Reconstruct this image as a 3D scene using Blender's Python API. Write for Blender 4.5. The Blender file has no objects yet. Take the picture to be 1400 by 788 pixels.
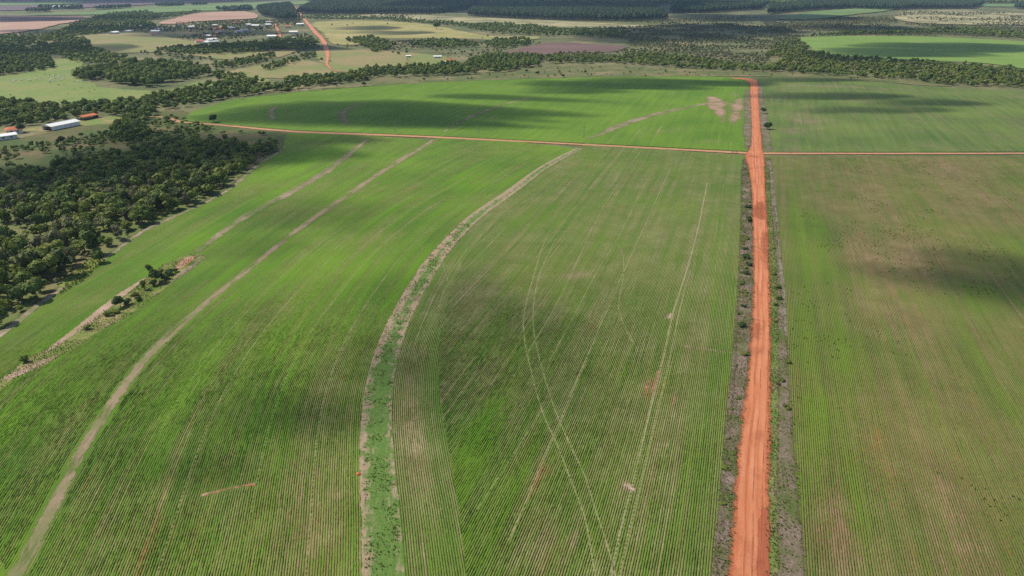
import bpy, math, random
import numpy as np
from mathutils import Vector, Matrix
from mathutils.geometry import delaunay_2d_cdt

# ------------------------------------------------------------------ camera, sky, sun, exposure
S = bpy.context.scene
COL = S.collection
CAM_H, F_PX, W_PX, H_PX = 100.0, 933.0, 1400.0, 788.0
PITCH = math.atan((394 + 25) / F_PX)              # the horizon lies a little above the frame
cam_d = bpy.data.cameras.new('camera')
cam_d.sensor_width = 36.0
cam_d.lens = 36.0 * F_PX / W_PX
cam_d.clip_start, cam_d.clip_end = 1.0, 60000.0
cam = bpy.data.objects.new('camera', cam_d)
COL.objects.link(cam)
cam.location = (0, 0, CAM_H)
cam.rotation_euler = (math.pi / 2 - PITCH, 0, 0)
S.camera = cam

SUN_EL = math.radians(52)
to_sun = Vector((-0.96 * math.cos(SUN_EL), 0.28 * math.cos(SUN_EL), math.sin(SUN_EL))).normalized()
world = bpy.data.worlds.new('World')
S.world = world
world.use_nodes = True
wn = world.node_tree.nodes
wl = world.node_tree.links
sky = wn.new('ShaderNodeTexSky')
sky.sky_type = 'NISHITA'
sky.sun_disc = False
sky.sun_elevation = SUN_EL
sky.sun_rotation = math.atan2(to_sun.x, to_sun.y)
wl.new(sky.outputs[0], wn['Background'].inputs[0])
wn['Background'].inputs[1].default_value = 0.105
sun_d = bpy.data.lights.new('sun', 'SUN')
sun_d.energy = 4.0
sun_d.angle = math.radians(0.53)
sun_d.color = (1.0, 0.94, 0.82)
sun = bpy.data.objects.new('sun', sun_d)
COL.objects.link(sun)
sun.rotation_euler = to_sun.to_track_quat('Z', 'Y').to_euler()
S.view_settings.view_transform = 'Standard'
S.view_settings.look = 'None'
S.view_settings.gamma = 1.0
S.view_settings.exposure = 0.25
S.view_settings.use_curve_mapping = False
S.render.engine = 'CYCLES'
S.cycles.use_denoising = False
S.cycles.max_bounces = 4
S.cycles.diffuse_bounces = 2
S.cycles.transparent_max_bounces = 16
S.cycles.volume_bounces = 0
S.render.film_transparent = False

# ------------------------------------------------------------------ maths helpers
rs = np.random.RandomState(7)
random.seed(7)

def _hash(ix, iy, seed):
    n = (ix * 374761393 + iy * 668265263 + seed * 144665) & 0xffffffff
    n = ((n ^ (n >> 13)) * 1274126177) & 0xffffffff
    return ((n ^ (n >> 16)) & 0xffff) / 65535.0

def vnoise(x, y, seed=0):
    x = np.asarray(x, float); y = np.asarray(y, float)
    ix = np.floor(x).astype(np.int64); iy = np.floor(y).astype(np.int64)
    fx = x - ix; fy = y - iy
    fx = fx * fx * (3 - 2 * fx); fy = fy * fy * (3 - 2 * fy)
    a = _hash(ix, iy, seed); b = _hash(ix + 1, iy, seed)
    c = _hash(ix, iy + 1, seed); d = _hash(ix + 1, iy + 1, seed)
    return (a * (1 - fx) + b * fx) * (1 - fy) + (c * (1 - fx) + d * fx) * fy

def fnoise(x, y, seed=0, octs=4):
    s, a, t = 0.0, 1.0, 0.0
    for o in range(octs):
        s = s + a * vnoise(np.asarray(x) * 2 ** o, np.asarray(y) * 2 ** o, seed + o * 17)
        t += a; a *= 0.5
    return s / t

def sstep(a, b, x):
    t = np.clip((np.asarray(x, float) - a) / (b - a), 0, 1)
    return t * t * (3 - 2 * t)

def height(x, y):
    """terrain: level farmland near, rolling hills far off"""
    x = np.asarray(x, float); y = np.asarray(y, float)
    r = np.hypot(x, y)
    g = 5.0 * (fnoise(x / 420 + 3.1, y / 420 + 1.7, 5, 2) - 0.5) * sstep(250, 800, r)
    f = sstep(1500, 4200, r) * (4 + 26 * (fnoise(x / 1500 + 9.2, y / 1500 + 4.4, 21, 2) - 0.35))
    return g + f + 25 * sstep(5000, 12000, r)

CP, SP_ = math.cos(PITCH), math.sin(PITCH)

def G(px, py):
    """where the line of sight through a spot of the photograph meets the terrain (metres)"""
    px = np.asarray(px, float); py = np.asarray(py, float)
    cx, cy = px - 700.0, 394.0 - py
    dx = cx; dy = F_PX * CP + cy * SP_; dz = -F_PX * SP_ + cy * CP
    h = np.zeros_like(dx + dy)
    for _ in range(25):
        t = (h - CAM_H) / dz
        h = 0.5 * h + 0.5 * height(dx * t, dy * t)
    t = (h - CAM_H) / dz
    return np.stack([dx * t, dy * t], -1)

def P(*pts):
    a = np.array(pts, float)
    return G(a[:, 0], a[:, 1])

def catmull(pts, closed=False, sub=8):
    p = np.asarray(pts, float)
    n = len(p)
    out = []
    rng = range(n if closed else n - 1)
    for i in rng:
        if closed:
            a, b, c, d = p[(i - 1) % n], p[i], p[(i + 1) % n], p[(i + 2) % n]
        else:
            a, b, c, d = p[max(i - 1, 0)], p[i], p[i + 1], p[min(i + 2, n - 1)]
        # centripetal-ish: limit tangents by the segment length
        L = np.linalg.norm(c - b) + 1e-9
        t1 = (c - a); t2 = (d - b)
        t1 = t1 / (np.linalg.norm(t1) + 1e-9) * L
        t2 = t2 / (np.linalg.norm(t2) + 1e-9) * L
        for k in range(sub):
            t = k / sub
            out.append((2 * t**3 - 3 * t**2 + 1) * b + (t**3 - 2 * t**2 + t) * t1 + (-2 * t**3 + 3 * t**2) * c + (t**3 - t**2) * t2)
    if not closed:
        out.append(p[-1])
    return np.array(out)

def resample(p, step, closed=False):
    p = np.asarray(p, float)
    if closed:
        p = np.vstack([p, p[:1]])
    d = np.r_[0, np.cumsum(np.linalg.norm(np.diff(p, axis=0), axis=1))]
    n = max(2, int(d[-1] / step) + 1)
    s = np.linspace(0, d[-1], n + (1 if closed else 0))
    if closed:
        s = s[:-1]
    return np.stack([np.interp(s, d, p[:, 0]), np.interp(s, d, p[:, 1])], -1), s

def inside(poly, pts):
    x, y = pts[:, 0], pts[:, 1]
    r = np.zeros(len(pts), bool)
    n = len(poly)
    j = n - 1
    for i in range(n):
        xi, yi = poly[i]; xj, yj = poly[j]
        c = ((yi > y) != (yj > y)) & (x < (xj - xi) * (y - yi) / (yj - yi + 1e-12) + xi)
        r ^= c
        j = i
    return r

class Curve:
    """arc-length curve with signed distance, u>0 on its right-hand side"""
    def __init__(self, pts, step=3.0, smooth=True):
        p = catmull(pts) if smooth else np.asarray(pts, float)
        self.p, self.s = resample(p, step)
        t = np.gradient(self.p, axis=0)
        self.t = t / np.linalg.norm(t, axis=1)[:, None]
        self.n = np.stack([self.t[:, 1], -self.t[:, 0]], -1)
    def uv(self, q):
        q = np.asarray(q, float)
        best = np.full(len(q), 1e18); u = np.zeros(len(q)); v = np.zeros(len(q))
        for i in range(len(self.p) - 1):
            a, b = self.p[i], self.p[i + 1]
            ab = b - a; L = np.linalg.norm(ab)
            lo = -1e9 if i == 0 else 0.0
            hi = 1e9 if i == len(self.p) - 2 else 1.0
            t = np.clip(((q - a) @ ab) / L**2, lo, hi)
            d = q - (a + t[:, None] * ab)
            dd = (d ** 2).sum(1)
            m = dd < best
            best[m] = dd[m]
            sg = ab[1] * (q[m, 0] - a[0]) - ab[0] * (q[m, 1] - a[1])
            u[m] = np.sign(sg) * np.sqrt(dd[m])
            v[m] = self.s[i] + t[m] * L
        return u, v
    def at(self, u, v):
        x = np.interp(v, self.s, self.p[:, 0]); y = np.interp(v, self.s, self.p[:, 1])
        # extend straight past the ends
        e0 = np.minimum(v - self.s[0], 0); e1 = np.maximum(v - self.s[-1], 0)
        x = x + e0 * self.t[0, 0] + e1 * self.t[-1, 0]; y = y + e0 * self.t[0, 1] + e1 * self.t[-1, 1]
        nx = np.interp(v, self.s, self.n[:, 0]); ny = np.interp(v, self.s, self.n[:, 1])
        l = np.hypot(nx, ny)
        return np.stack([x + nx / l * u, y + ny / l * u], -1)

# ------------------------------------------------------------------ mesh helpers
def tag(o, label=None, cat=None, group=None, kind=None):
    if label: o['label'] = label
    if cat: o['category'] = cat
    if group: o['group'] = group
    if kind: o['kind'] = kind
    return o

def np_mesh(name, V, faces, mats=(), attrs=None, smooth=False, fmat=None):
    """V (n,3); faces: list of (m,k) int arrays"""
    me = bpy.data.meshes.new(name)
    V = np.asarray(V, np.float32)
    faces = [np.asarray(f, np.int32) for f in faces if len(f)]
    me.vertices.add(len(V))
    me.vertices.foreach_set('co', V.ravel())
    idx = np.concatenate([f.ravel() for f in faces])
    tot = np.concatenate([np.full(len(f), f.shape[1], np.int32) for f in faces])
    st = np.r_[0, np.cumsum(tot)[:-1]].astype(np.int32)
    me.loops.add(len(idx)); me.loops.foreach_set('vertex_index', idx)
    me.polygons.add(len(tot))
    me.polygons.foreach_set('loop_start', st)
    me.polygons.foreach_set('loop_total', tot)
    me.polygons.foreach_set('use_smooth', np.full(len(tot), smooth, bool))
    if fmat is not None:
        me.polygons.foreach_set('material_index', np.asarray(fmat, np.int32))
    for m in mats:
        me.materials.append(m)
    for k, a in (attrs or {}).items():
        a = np.asarray(a, np.float32)
        if a.ndim == 1:
            at = me.attributes.new(k, 'FLOAT', 'POINT'); at.data.foreach_set('value', a)
        else:
            at = me.attributes.new(k, 'FLOAT_VECTOR', 'POINT'); at.data.foreach_set('vector', a.ravel())
    me.update(calc_edges=True)
    return me

def link(name, me, parent=None, loc=None, rotz=0.0, scale=None):
    o = bpy.data.objects.new(name, me)
    COL.objects.link(o)
    if parent is not None: o.parent = parent
    if loc is not None: o.location = loc
    if rotz: o.rotation_euler = (0, 0, rotz)
    if scale is not None: o.scale = scale
    return o

def sheet(name, poly, cell, off, mat, label, curve=None, blobs=(), jit=0.0, smooth=True, parent=None, sub=6, jscale=None):
    """a piece of land cover lying on the terrain, bounded by a (ragged) outline in metres"""
    b = catmull(poly, True, sub) if smooth else np.asarray(poly, float)
    b, _ = resample(b, cell * 0.5, True)
    if jit:
        js = jscale or jit * 4
        b = b + jit * 2 * np.stack([fnoise(b[:, 0] / js, b[:, 1] / js, 3, 3) - .5, fnoise(b[:, 0] / js + 50, b[:, 1] / js, 9, 3) - .5], -1)
    lo, hi = b.min(0), b.max(0)
    gx, gy = np.meshgrid(np.arange(lo[0], hi[0], cell), np.arange(lo[1], hi[1], cell))
    q = np.stack([gx.ravel(), gy.ravel()], -1) + rs.uniform(-.12, .12, (gx.size, 2)) * cell
    q = q[inside(b, q)]
    allp = np.vstack([b, q])
    r = delaunay_2d_cdt([Vector(p) for p in allp], [], [list(range(len(b)))], 1, 1e-5)
    xy = np.array([[p.x, p.y] for p in r[0]])
    tri = np.array([f for f in r[2] if len(f) == 3])
    # outward up
    a, bb, c = xy[tri[:, 0]], xy[tri[:, 1]], xy[tri[:, 2]]
    neg = (bb[:, 0] - a[:, 0]) * (c[:, 1] - a[:, 1]) - (bb[:, 1] - a[:, 1]) * (c[:, 0] - a[:, 0]) < 0
    tri[neg] = tri[neg][:, ::-1]
    V = np.column_stack([xy, height(xy[:, 0], xy[:, 1]) + off])
    dmin = np.full(len(xy), 1e9)
    for k0 in range(0, len(b), 64):
        bb_ = b[k0:k0 + 64]
        dmin = np.minimum(dmin, np.sqrt(((xy[:, None] - bb_[None]) ** 2).sum(-1)).min(1))
    attrs = {'edge': dmin}
    if curve is not None:
        u, v = curve.uv(xy)
        attrs['row'] = np.column_stack([u, v, np.zeros(len(u))])
        soil = np.zeros((len(u), 3))
        for (bx, by, ru, rv, ch, amp) in blobs:
            u0, v0 = curve.uv(G([bx], [by]))
            soil[:, ch] += amp * np.exp(-((u - u0[0]) / ru) ** 2 - ((v - v0[0]) / rv) ** 2)
        attrs['soil'] = np.clip(soil, -1.5, 1.5)
    o = link(name, np_mesh(name, V, [tri], [mat], attrs, smooth=True), parent)
    if parent is None: tag(o, label, kind='structure')
    return o

def ribbon(name, pts, width, off, mat, label=None, parent=None, step=2.0, across=4, jit=0.3, smooth=True, js=3.0):
    """a strip of land cover along a line: a road, a track, a terrace bank"""
    c = Curve(pts, step, smooth)
    n = len(c.p)
    wv = np.interp(c.s / c.s[-1], np.linspace(0, 1, len(width)), width) if hasattr(width, '__len__') else np.full(n, float(width))
    jl = (fnoise(c.s / js, c.s * 0 + .5, 31, 3) - .5) * 2 * jit
    jr = (fnoise(c.s / js, c.s * 0 + 7.5, 37, 3) - .5) * 2 * jit
    us = np.linspace(-.5, .5, across + 1)
    V, R = [], []
    for k, a in enumerate(us):
        u = a * wv + (jl if k == 0 else jr if k == across else 0)
        q = c.p + c.n * u[:, None]
        V.append(q); R.append(np.column_stack([u, c.s, u / wv]))
    V = np.stack(V, 1).reshape(-1, 2); R = np.stack(R, 1).reshape(-1, 3)
    m = across + 1
    i = (np.arange(n - 1)[:, None] * m + np.arange(across)[None]).ravel()
    Q = np.column_stack([i, i + 1, i + m + 1, i + m])
    V3 = np.column_stack([V, height(V[:, 0], V[:, 1]) + off])
    o = link(name, np_mesh(name, V3, [Q], [mat], {'row': R, 'edge': (.5 - np.abs(np.tile(us, n))) * np.repeat(wv, m)}, smooth=True), parent)
    if parent is None: tag(o, label, kind='structure')
    return o

# ------------------------------------------------------------------ material helpers
class NT:
    def __init__(self, name):
        self.m = bpy.data.materials.new(name); self.m.use_nodes = True
        self.t = self.m.node_tree; self.b = self.t.nodes['Principled BSDF']
        self.b.inputs['Roughness'].default_value = 0.9
        self.b.inputs['Specular IOR Level'].default_value = 0.2
    def n(self, k): return self.t.nodes.new(k)
    def put(self, s, v):
        if v is None: return
        if hasattr(v, 'is_linked') or isinstance(v, bpy.types.NodeSocket): self.t.links.new(v, s)
        else: s.default_value = v
    def pos(self): return self.n('ShaderNodeNewGeometry').outputs['Position']
    def attr(self, name, vec=True):
        a = self.n('ShaderNodeAttribute'); a.attribute_name = name
        return a.outputs['Vector' if vec else 'Fac']
    def sep(self, v):
        s = self.n('ShaderNodeSeparateXYZ'); self.put(s.inputs[0], v); return s.outputs
    def comb(self, x, y, z=0.0):
        s = self.n('ShaderNodeCombineXYZ')
        for i, a in enumerate((x, y, z)): self.put(s.inputs[i], a)
        return s.outputs[0]
    def ma(self, op, a, b=None, c=None, clamp=False):
        s = self.n('ShaderNodeMath'); s.operation = op; s.use_clamp = clamp
        for i, x in enumerate((a, b, c)): self.put(s.inputs[i], x)
        return s.outputs[0]
    def noise(self, vec, scale, detail=3.0, rough=.55, w=None):
        s = self.n('ShaderNodeTexNoise')
        if w is not None:
            s.noise_dimensions = '4D'; s.inputs['W'].default_value = w
        self.put(s.inputs['Vector'], vec)
        s.inputs['Scale'].default_value = scale; s.inputs['Detail'].default_value = detail; s.inputs['Roughness'].default_value = rough
        return s.outputs[0]
    def white(self, v):
        s = self.n('ShaderNodeTexWhiteNoise'); s.noise_dimensions = '1D'; self.put(s.inputs['W'], v); return s.outputs[0]
    def mr(self, v, a, b, c=0.0, d=1.0, smooth=False):
        s = self.n('ShaderNodeMapRange'); s.clamp = True
        if smooth: s.interpolation_type = 'SMOOTHSTEP'
        for i, x in enumerate((v, a, b, c, d)): self.put(s.inputs[i], x)
        return s.outputs[0]
    def mix(self, f, a, b):
        s = self.n('ShaderNodeMix'); s.data_type = 'RGBA'
        self.put(s.inputs[0], f)
        for i, x in ((6, a), (7, b)):
            self.put(s.inputs[i], (*x, 1.0) if isinstance(x, tuple) and len(x) == 3 else x)
        return s.outputs[2]
    def bump(self, h, dist=0.2, strength=1.0):
        s = self.n('ShaderNodeBump'); s.inputs['Distance'].default_value = dist; s.inputs['Strength'].default_value = strength
        self.put(s.inputs['Height'], h); self.put(self.b.inputs['Normal'], s.outputs[0])
    def feather(self, wid, amp, nscale, top=1.0):
        e = self.attr('edge', False)
        nz = self.noise(self.pos(), nscale, 4, .65, 11.0)
        self.put(self.b.inputs['Alpha'], self.mr(self.ma('MULTIPLY_ADD', self.ma('SUBTRACT', nz, .5), amp * 2, e), amp * .15, amp * .15 + wid, 0., top))
    def col(self, c): self.put(self.b.inputs['Base Color'], (*c, 1.0) if isinstance(c, tuple) and len(c) == 3 else c); return self.m

def plain(name, c, rough=.8, vary=.12, scale=.8):
    t = NT(name); t.b.inputs['Roughness'].default_value = rough
    f = t.noise(t.n('ShaderNodeTexCoord').outputs['Object'], scale, 4)
    return t.col(t.mix(t.mr(f, .3, .7), tuple(x * (1 - vary) for x in c), tuple(min(1, x * (1 + vary)) for x in c)))

def land(name, cols, sizes=(60, 12, 1.5), bump=.15, stretch=None, contrast=.1, fe=None):
    """patchy ground: cols from sparse/dry to lush, mixed at three patch sizes (metres)"""
    t = NT(name); p = t.pos()
    if stretch:
        s = t.n('ShaderNodeMapping'); t.put(s.inputs[0], p); s.inputs['Scale'].default_value = (*stretch, 1.0); p = s.outputs[0]
    a = t.noise(p, 1 / sizes[0], 4); b = t.noise(p, 1 / sizes[1], 4, .6, 3.0); c = t.noise(p, 1 / sizes[2], 3, .6)
    f = t.ma('ADD', t.ma('MULTIPLY', a, .5), t.ma('ADD', t.ma('MULTIPLY', b, .32), t.ma('MULTIPLY', c, .18)))
    k = len(cols)
    out = cols[0]
    for i in range(1, k):
        lo = .5 + contrast * (2 * (i - 1) / max(1, k - 1) - 1) - contrast * .3
        hi = .5 + contrast * (2 * i / max(1, k - 1) - 1) + contrast * .1
        out = t.mix(t.mr(f, lo, hi), out, cols[i])
    t.bump(t.ma('ADD', c, b), bump)
    if fe: t.feather(*fe)
    return t.col(out)

SP = 0.5                                            # metres between crop rows
def crop(name, dark, light, soil1, soil2, cover=.55, big=.5, streak=.7, rows=True, red=(.38, .12, .055), only_leaf=False, size=38):
    t = NT(name); p = t.pos()
    u, v, _ = t.sep(t.attr('row')); bare, lush, redk = t.sep(t.attr('soil'))
    wob = t.noise(p, .9, 2)
    uu = t.ma('ADD', u, t.ma('MULTIPLY_ADD', wob, .22, -.11))
    s = t.ma('MULTIPLY_ADD', t.ma('COSINE', t.ma('MULTIPLY', uu, 2 * math.pi / SP)), .5, .5)
    bn = t.noise(p, 1 / size, 4, .55)
    sn = t.noise(t.comb(t.ma('MULTIPLY', u, .42), t.ma('MULTIPLY', v, .011)), 1.0, 4, .62)
    fn = t.noise(p, 2.2, 3, .6)
    rk = t.ma('FLOOR', t.ma('DIVIDE', u, SP))
    gap = t.ma('MULTIPLY', t.ma('GREATER_THAN', t.white(rk), .93), t.mr(t.noise(t.comb(t.ma('MULTIPLY', rk, 7.3), t.ma('MULTIPLY', v, .016)), 1.0, 2), .45, .6))
    cov = t.ma('MULTIPLY_ADD', t.ma('SUBTRACT', bn, .5), big * 2, cover)
    cov = t.ma('MULTIPLY_ADD', t.ma('SUBTRACT', sn, .5), streak * 2, cov)
    cov = t.ma('MULTIPLY_ADD', t.ma('SUBTRACT', fn, .5), 1.1, cov)
    cov = t.ma('SUBTRACT', t.ma('MULTIPLY_ADD', lush, .45, cov), t.ma('ADD', t.ma('MULTIPLY', bare, t.mr(t.noise(t.comb(t.ma('MULTIPLY', u, 1.1), t.ma('MULTIPLY', v, .2)), 1.0, 4, .7, 7.0), .32, .66, .15, 1.35)), t.ma('MULTIPLY', gap, .55)))
    if rows: leaf = t.mr(t.ma('SUBTRACT', s, t.ma('SUBTRACT', 1.0, cov)), -.22, .22)
    else: leaf = t.mr(cov, .1, .75)
    g = t.mr(t.ma('ADD', t.ma('MULTIPLY', t.noise(p, 1 / 55, 3, .5, 5.0), .55), t.ma('MULTIPLY', t.noise(t.comb(t.ma('MULTIPLY', u, .25), t.ma('MULTIPLY', v, .012)), 1.0, 3, .6, 9.0), .45)), .36, .64)
    g = t.ma('ADD', g, t.ma('MULTIPLY', lush, .35), clamp=True)
    lc = t.mix(g, dark, light)
    lc = t.mix(t.mr(t.noise(p, 4.5, 2, .7), .3, .75), t.mix(.28, lc, (.012, .03, .006)), lc)
    sc = t.mix(t.mr(t.noise(p, 1 / 9, 4, .65, 2.0), .35, .65), soil1, soil2)
    rr = t.mr(t.ma('ADD', t.ma('MULTIPLY', redk, t.mr(t.noise(t.comb(t.ma('MULTIPLY', u, 1.7), t.ma('MULTIPLY', v, .16)), 1.0, 4, .7, 6.0), .38, .68, .0, 1.1)), t.mr(t.noise(t.comb(t.ma('MULTIPLY', u, .3), t.ma('MULTIPLY', v, .03)), 1.0, 4, .6, 4.0), .58, .74, 0, .7)), .1, .9)
    sc = t.mix(rr, sc, red)
    t.bump(t.ma('ADD', t.ma('MULTIPLY', leaf, 1.0), t.ma('MULTIPLY', fn, .6)), .22, .8)
    return t.col(t.mix(leaf, sc, lc) if not only_leaf else lc)

GREEN_D, GREEN_L = (.060, .155, .007), (.145, .285, .010)
SOIL_A, SOIL_B = (.235, .195, .085), (.33, .28, .15)
M = {}
M['crop_w'] = crop('soybean crop following the banks', GREEN_D, GREEN_L, (.185, .15, .055), (.28, .23, .105), .90, .45, .7)
M['crop_r'] = crop('soybean crop in straight rows', GREEN_D, (.13, .22, .016), (.205, .165, .075), (.30, .25, .13), .74, .5, .7)
M['crop_h'] = crop('headland soybean crop', GREEN_D, (.135, .265, .011), SOIL_A, SOIL_B, .72, .45, .7)
M['crop_e'] = crop('sparse weedy crop', (.06, .112, .014), (.135, .205, .02), (.185, .125, .058), (.265, .185, .098), .66, .62, .65)
M['crop_far'] = crop('distant soybean crop', (.085, .18, .012), (.16, .265, .02), SOIL_A, SOIL_B, .95, .3, .45, rows=False)
M['crop_fe'] = crop('distant weedy crop', (.075, .13, .026), (.16, .215, .045), (.2, .15, .09), (.27, .2, .13), .78, .5, .5, rows=False)
M['pivot'] = crop('bright distant crop', (.165, .26, .045), (.215, .32, .07), SOIL_A, SOIL_B, 1.0, .2, .2, rows=False)
M['bank'] = land('dry grass and bare earth bank', [(.38, .27, .19), (.34, .245, .16), (.27, .225, .12), (.2, .21, .08)], (14, 4, .6), .15, fe=(.5,1.6,.45,.8))
def broken(m, th, wid, along=.06, amt=1.0):
    t = NT.__new__(NT); t.m = m; t.t = m.node_tree; t.b = t.t.nodes['Principled BSDF']
    u, v, w = t.sep(t.attr('row'))
    nz = t.noise(t.comb(t.ma('MULTIPLY', u, .35), t.ma('MULTIPLY', v, along)), 1.0, 5, .65, 21.0)
    old = t.b.inputs['Alpha'].links[0].from_socket
    t.put(t.b.inputs['Alpha'], t.ma('MULTIPLY', old, t.mr(nz, th - wid, th + wid, 1 - amt, 1.)))
    return m
broken(M['bank'], .43, .06)
M['bank_tan'] = land('bleached bank', [(.36, .28, .2), (.30, .225, .145), (.2, .19, .085), (.13, .18, .045)], (18, 5, .7), .12, fe=(.6,1.7,.4,.85))
broken(M['bank_tan'], .42, .06, .05, .5)
M['forest_floor'] = land('woodland floor', [(.21, .175, .08), (.145, .155, .048), (.105, .145, .032)], (30, 8, 1.2), .3, fe=(2,4,.15))
M['hillside'] = land('rough grazing', [(.17, .125, .065), (.12, .105, .04), (.075, .11, .025), (.06, .09, .022)], (45, 12, 1.5), .3, fe=(2,4,.15))
M['scrub'] = land('cerrado scrubland', [(.25, .21, .11), (.17, .155, .07), (.115, .13, .05), (.085, .105, .04)], (90, 20, 3), .5)
M['pale_scrub'] = land('pale dry scrubland', [(.46, .39, .21), (.3, .27, .14), (.16, .16, .075)], (90, 22, 6), .3, fe=(10,25,.02))
M['gold'] = land('golden pasture', [(.40, .32, .14), (.31, .27, .1), (.22, .235, .075)], (90, 22, 3), .2, fe=(5,15,.03))
M['tan_pasture'] = land('tan green pasture', [(.30, .22, .12), (.24, .21, .085), (.17, .21, .06)], (80, 20, 3), .2, fe=(3,7,.06))
M['margin'] = land('dull field margin grass', [(.24, .185, .1), (.17, .15, .065), (.115, .135, .042), (.085, .11, .035)], (40, 10, 2), .25, fe=(3, 6, .08))
M['pasture'] = land('bright green pasture', [(.23, .23, .075), (.18, .23, .062), (.145, .21, .05)], (60, 14, 2), .2, fe=(3,6,.08))
M['paddock'] = land('muted paddock grass', [(.23, .215, .08), (.19, .215, .07), (.165, .205, .06)], (40, 12, 2), .2, fe=(5, 8, .06))
M['pink'] = land('pale ploughed earth', [(.46, .30, .22), (.40, .25, .18), (.34, .2, .145)], (120, 30, 5), .1, (.3, 1.6), fe=(4,10,.03))
M['plough'] = land('brown ploughed earth', [(.20, .115, .1), (.16, .1, .085), (.13, .08, .07)], (120, 25, 5), .1, (.3, 1.6), fe=(4,10,.03))
M['mauve'] = land('far mauve ploughed land', [(.2, .13, .13), (.15, .1, .11), (.12, .09, .1)], (300, 60, 10), .1, (.3, 1.6), fe=(15,30,.01))
M['far_green'] = land('far green crop', [(.19, .25, .09), (.15, .225, .07), (.12, .19, .06)], (300, 60, 10), .1, (.3, 1.4), fe=(6,15,.02))

def road_mat(name, a, b, dark, damp=.5, stretch=.05, fe=(.2, .5, 1.2)):
    t = NT(name); p = t.pos(); u, v, w = t.sep(t.attr('row'))
    st = t.noise(t.comb(t.ma('MULTIPLY', u, 1.3), t.ma('MULTIPLY', v, stretch)), 1.0, 5, .65)
    c = t.mix(t.mr(st, .34, .66), a, b)
    rut = t.noise(t.comb(t.ma('MULTIPLY', u, 2.6), t.ma('MULTIPLY', v, .035)), 1.0, 3, .6, 3.0)
    c = t.mix(t.mr(rut, .56, .68, 0, .55), c, dark)
    bl = t.noise(p, .16, 4, .6, 8.0)
    c = t.mix(t.mr(bl, .57, .7, 0, damp), c, dark)
    gr = t.noise(p, 3.0, 4, .7)
    c = t.mix(t.mr(gr, .3, .75, 0, .35), c, b)
    t.bump(t.ma('ADD', rut, t.ma('MULTIPLY', gr, .5)), .12)
    t.feather(*fe)
    return t.col(c)
t = NT('red earth road'); p = t.pos(); u, v, w = t.sep(t.attr('row')); ed = t.attr('edge', False)
wv = t.ma('MULTIPLY_ADD', t.noise(t.comb(0., t.ma('MULTIPLY', v, .03), 5.), 1.0, 3, .5), 1.6, -.8)
uw = t.ma('ADD', u, wv)
st = t.noise(t.comb(t.ma('MULTIPLY', uw, .9), t.ma('MULTIPLY', v, .03)), 1.0, 6, .68)
c = t.mix(t.mr(st, .32, .68), (.385, .108, .038), (.57, .2, .088))
for c0, w0, k0 in ((-1.9, .34, .5), (-.1, .3, .7), (1.7, .34, .5), (.75, .12, .5)):      # wheel lines: paler, with dark loose ridges between
    d_ = t.ma('ABSOLUTE', t.ma('SUBTRACT', uw, c0))
    br = t.mr(t.noise(t.comb(float(c0), t.ma('MULTIPLY', v, .045), 2.), 1.0, 4, .6), .35, .6, 0, k0)
    c = t.mix(t.ma('MULTIPLY', t.mr(d_, w0, w0 + .35, 1, 0), br), c, (.63, .275, .14))
for c0 in (-1.0, .45, 2.3):
    d_ = t.ma('ABSOLUTE', t.ma('SUBTRACT', uw, c0))
    br = t.mr(t.noise(t.comb(float(c0), t.ma('MULTIPLY', v, .07), 4.), 1.0, 4, .65), .42, .6, 0, .75)
    c = t.mix(t.ma('MULTIPLY', t.mr(d_, .07, .22, 1, 0), br), c, (.22, .05, .02))
bl = t.noise(p, .1, 5, .65, 8.0)
c = t.mix(t.mr(bl, .54, .7, 0, .75), c, (.25, .062, .026))
em = t.mr(t.ma('MULTIPLY_ADD', t.ma('SUBTRACT', t.noise(p, .35, 4, .65), .5), 2.6, ed), .35, 1.3, .8, 0)
c = t.mix(em, c, (.25, .066, .028))
gr = t.noise(p, 2.6, 5, .75)
c = t.mix(t.mr(gr, .35, .75, 0, .4), c, (.54, .22, .13))
t.bump(t.ma('ADD', t.ma('MULTIPLY', st, 1.5), gr), .16)
t.feather(.3, 1.1, .7)
M['road'] = t.col(c)
M['road_edge'] = road_mat('dark loose red earth', (.29, .078, .034), (.37, .115, .058), (.22, .055, .025), .6)
M['cross'] = road_mat('orange earth track', (.40, .2, .095), (.47, .26, .14), (.3, .12, .055), .5, .05, (.5, 1.2, .3))
M['far_road'] = road_mat('far red road', (.46, .17, .09), (.58, .26, .16), (.34, .11, .055), .5, .05, (1.5, 3., .1))
M['track'] = land('pale wheel track', [(.38, .31, .2), (.34, .3, .16), (.26, .26, .11)], (10, 3, .8), .1, fe=(.1,.22,.5,.75))
M['scar'] = land('bare pinkish earth', [(.44, .28, .19), (.40, .23, .15), (.42, .16, .085)], (8, 2.5, .6), .1, fe=(.6,1.3,.8))
M['pale_scar'] = land('pale bare earth', [(.42, .32, .24), (.36, .24, .17), (.25, .22, .1)], (8, 3, .8), .1, fe=(.6,1.3,.8))
M['worn'] = land('worn pinkish field earth', [(.42, .28, .2), (.34, .22, .14), (.2, .18, .07)], (20, 6, 1.5), .1, fe=(4, 5, .09, .9))
M['mulch'] = land('grey brown dead grass litter', [(.27, .2, .16), (.195, .145, .112), (.14, .125, .06), (.085, .12, .028)], (9, 2.5, .5), .35, fe=(.9,1.3,.6))
M['verge'] = land('verge grass', [(.24, .19, .10), (.16, .19, .05), (.1, .17, .03)], (7, 2, .5), .3, fe=(.3,.6,1.))
M['bleached'] = land('bleached dead grass windrow', [(.36, .3, .24), (.27, .22, .165), (.17, .15, .08)], (5, 1.6, .45), .35, fe=(.4,1.2,.7,.75))
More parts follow.
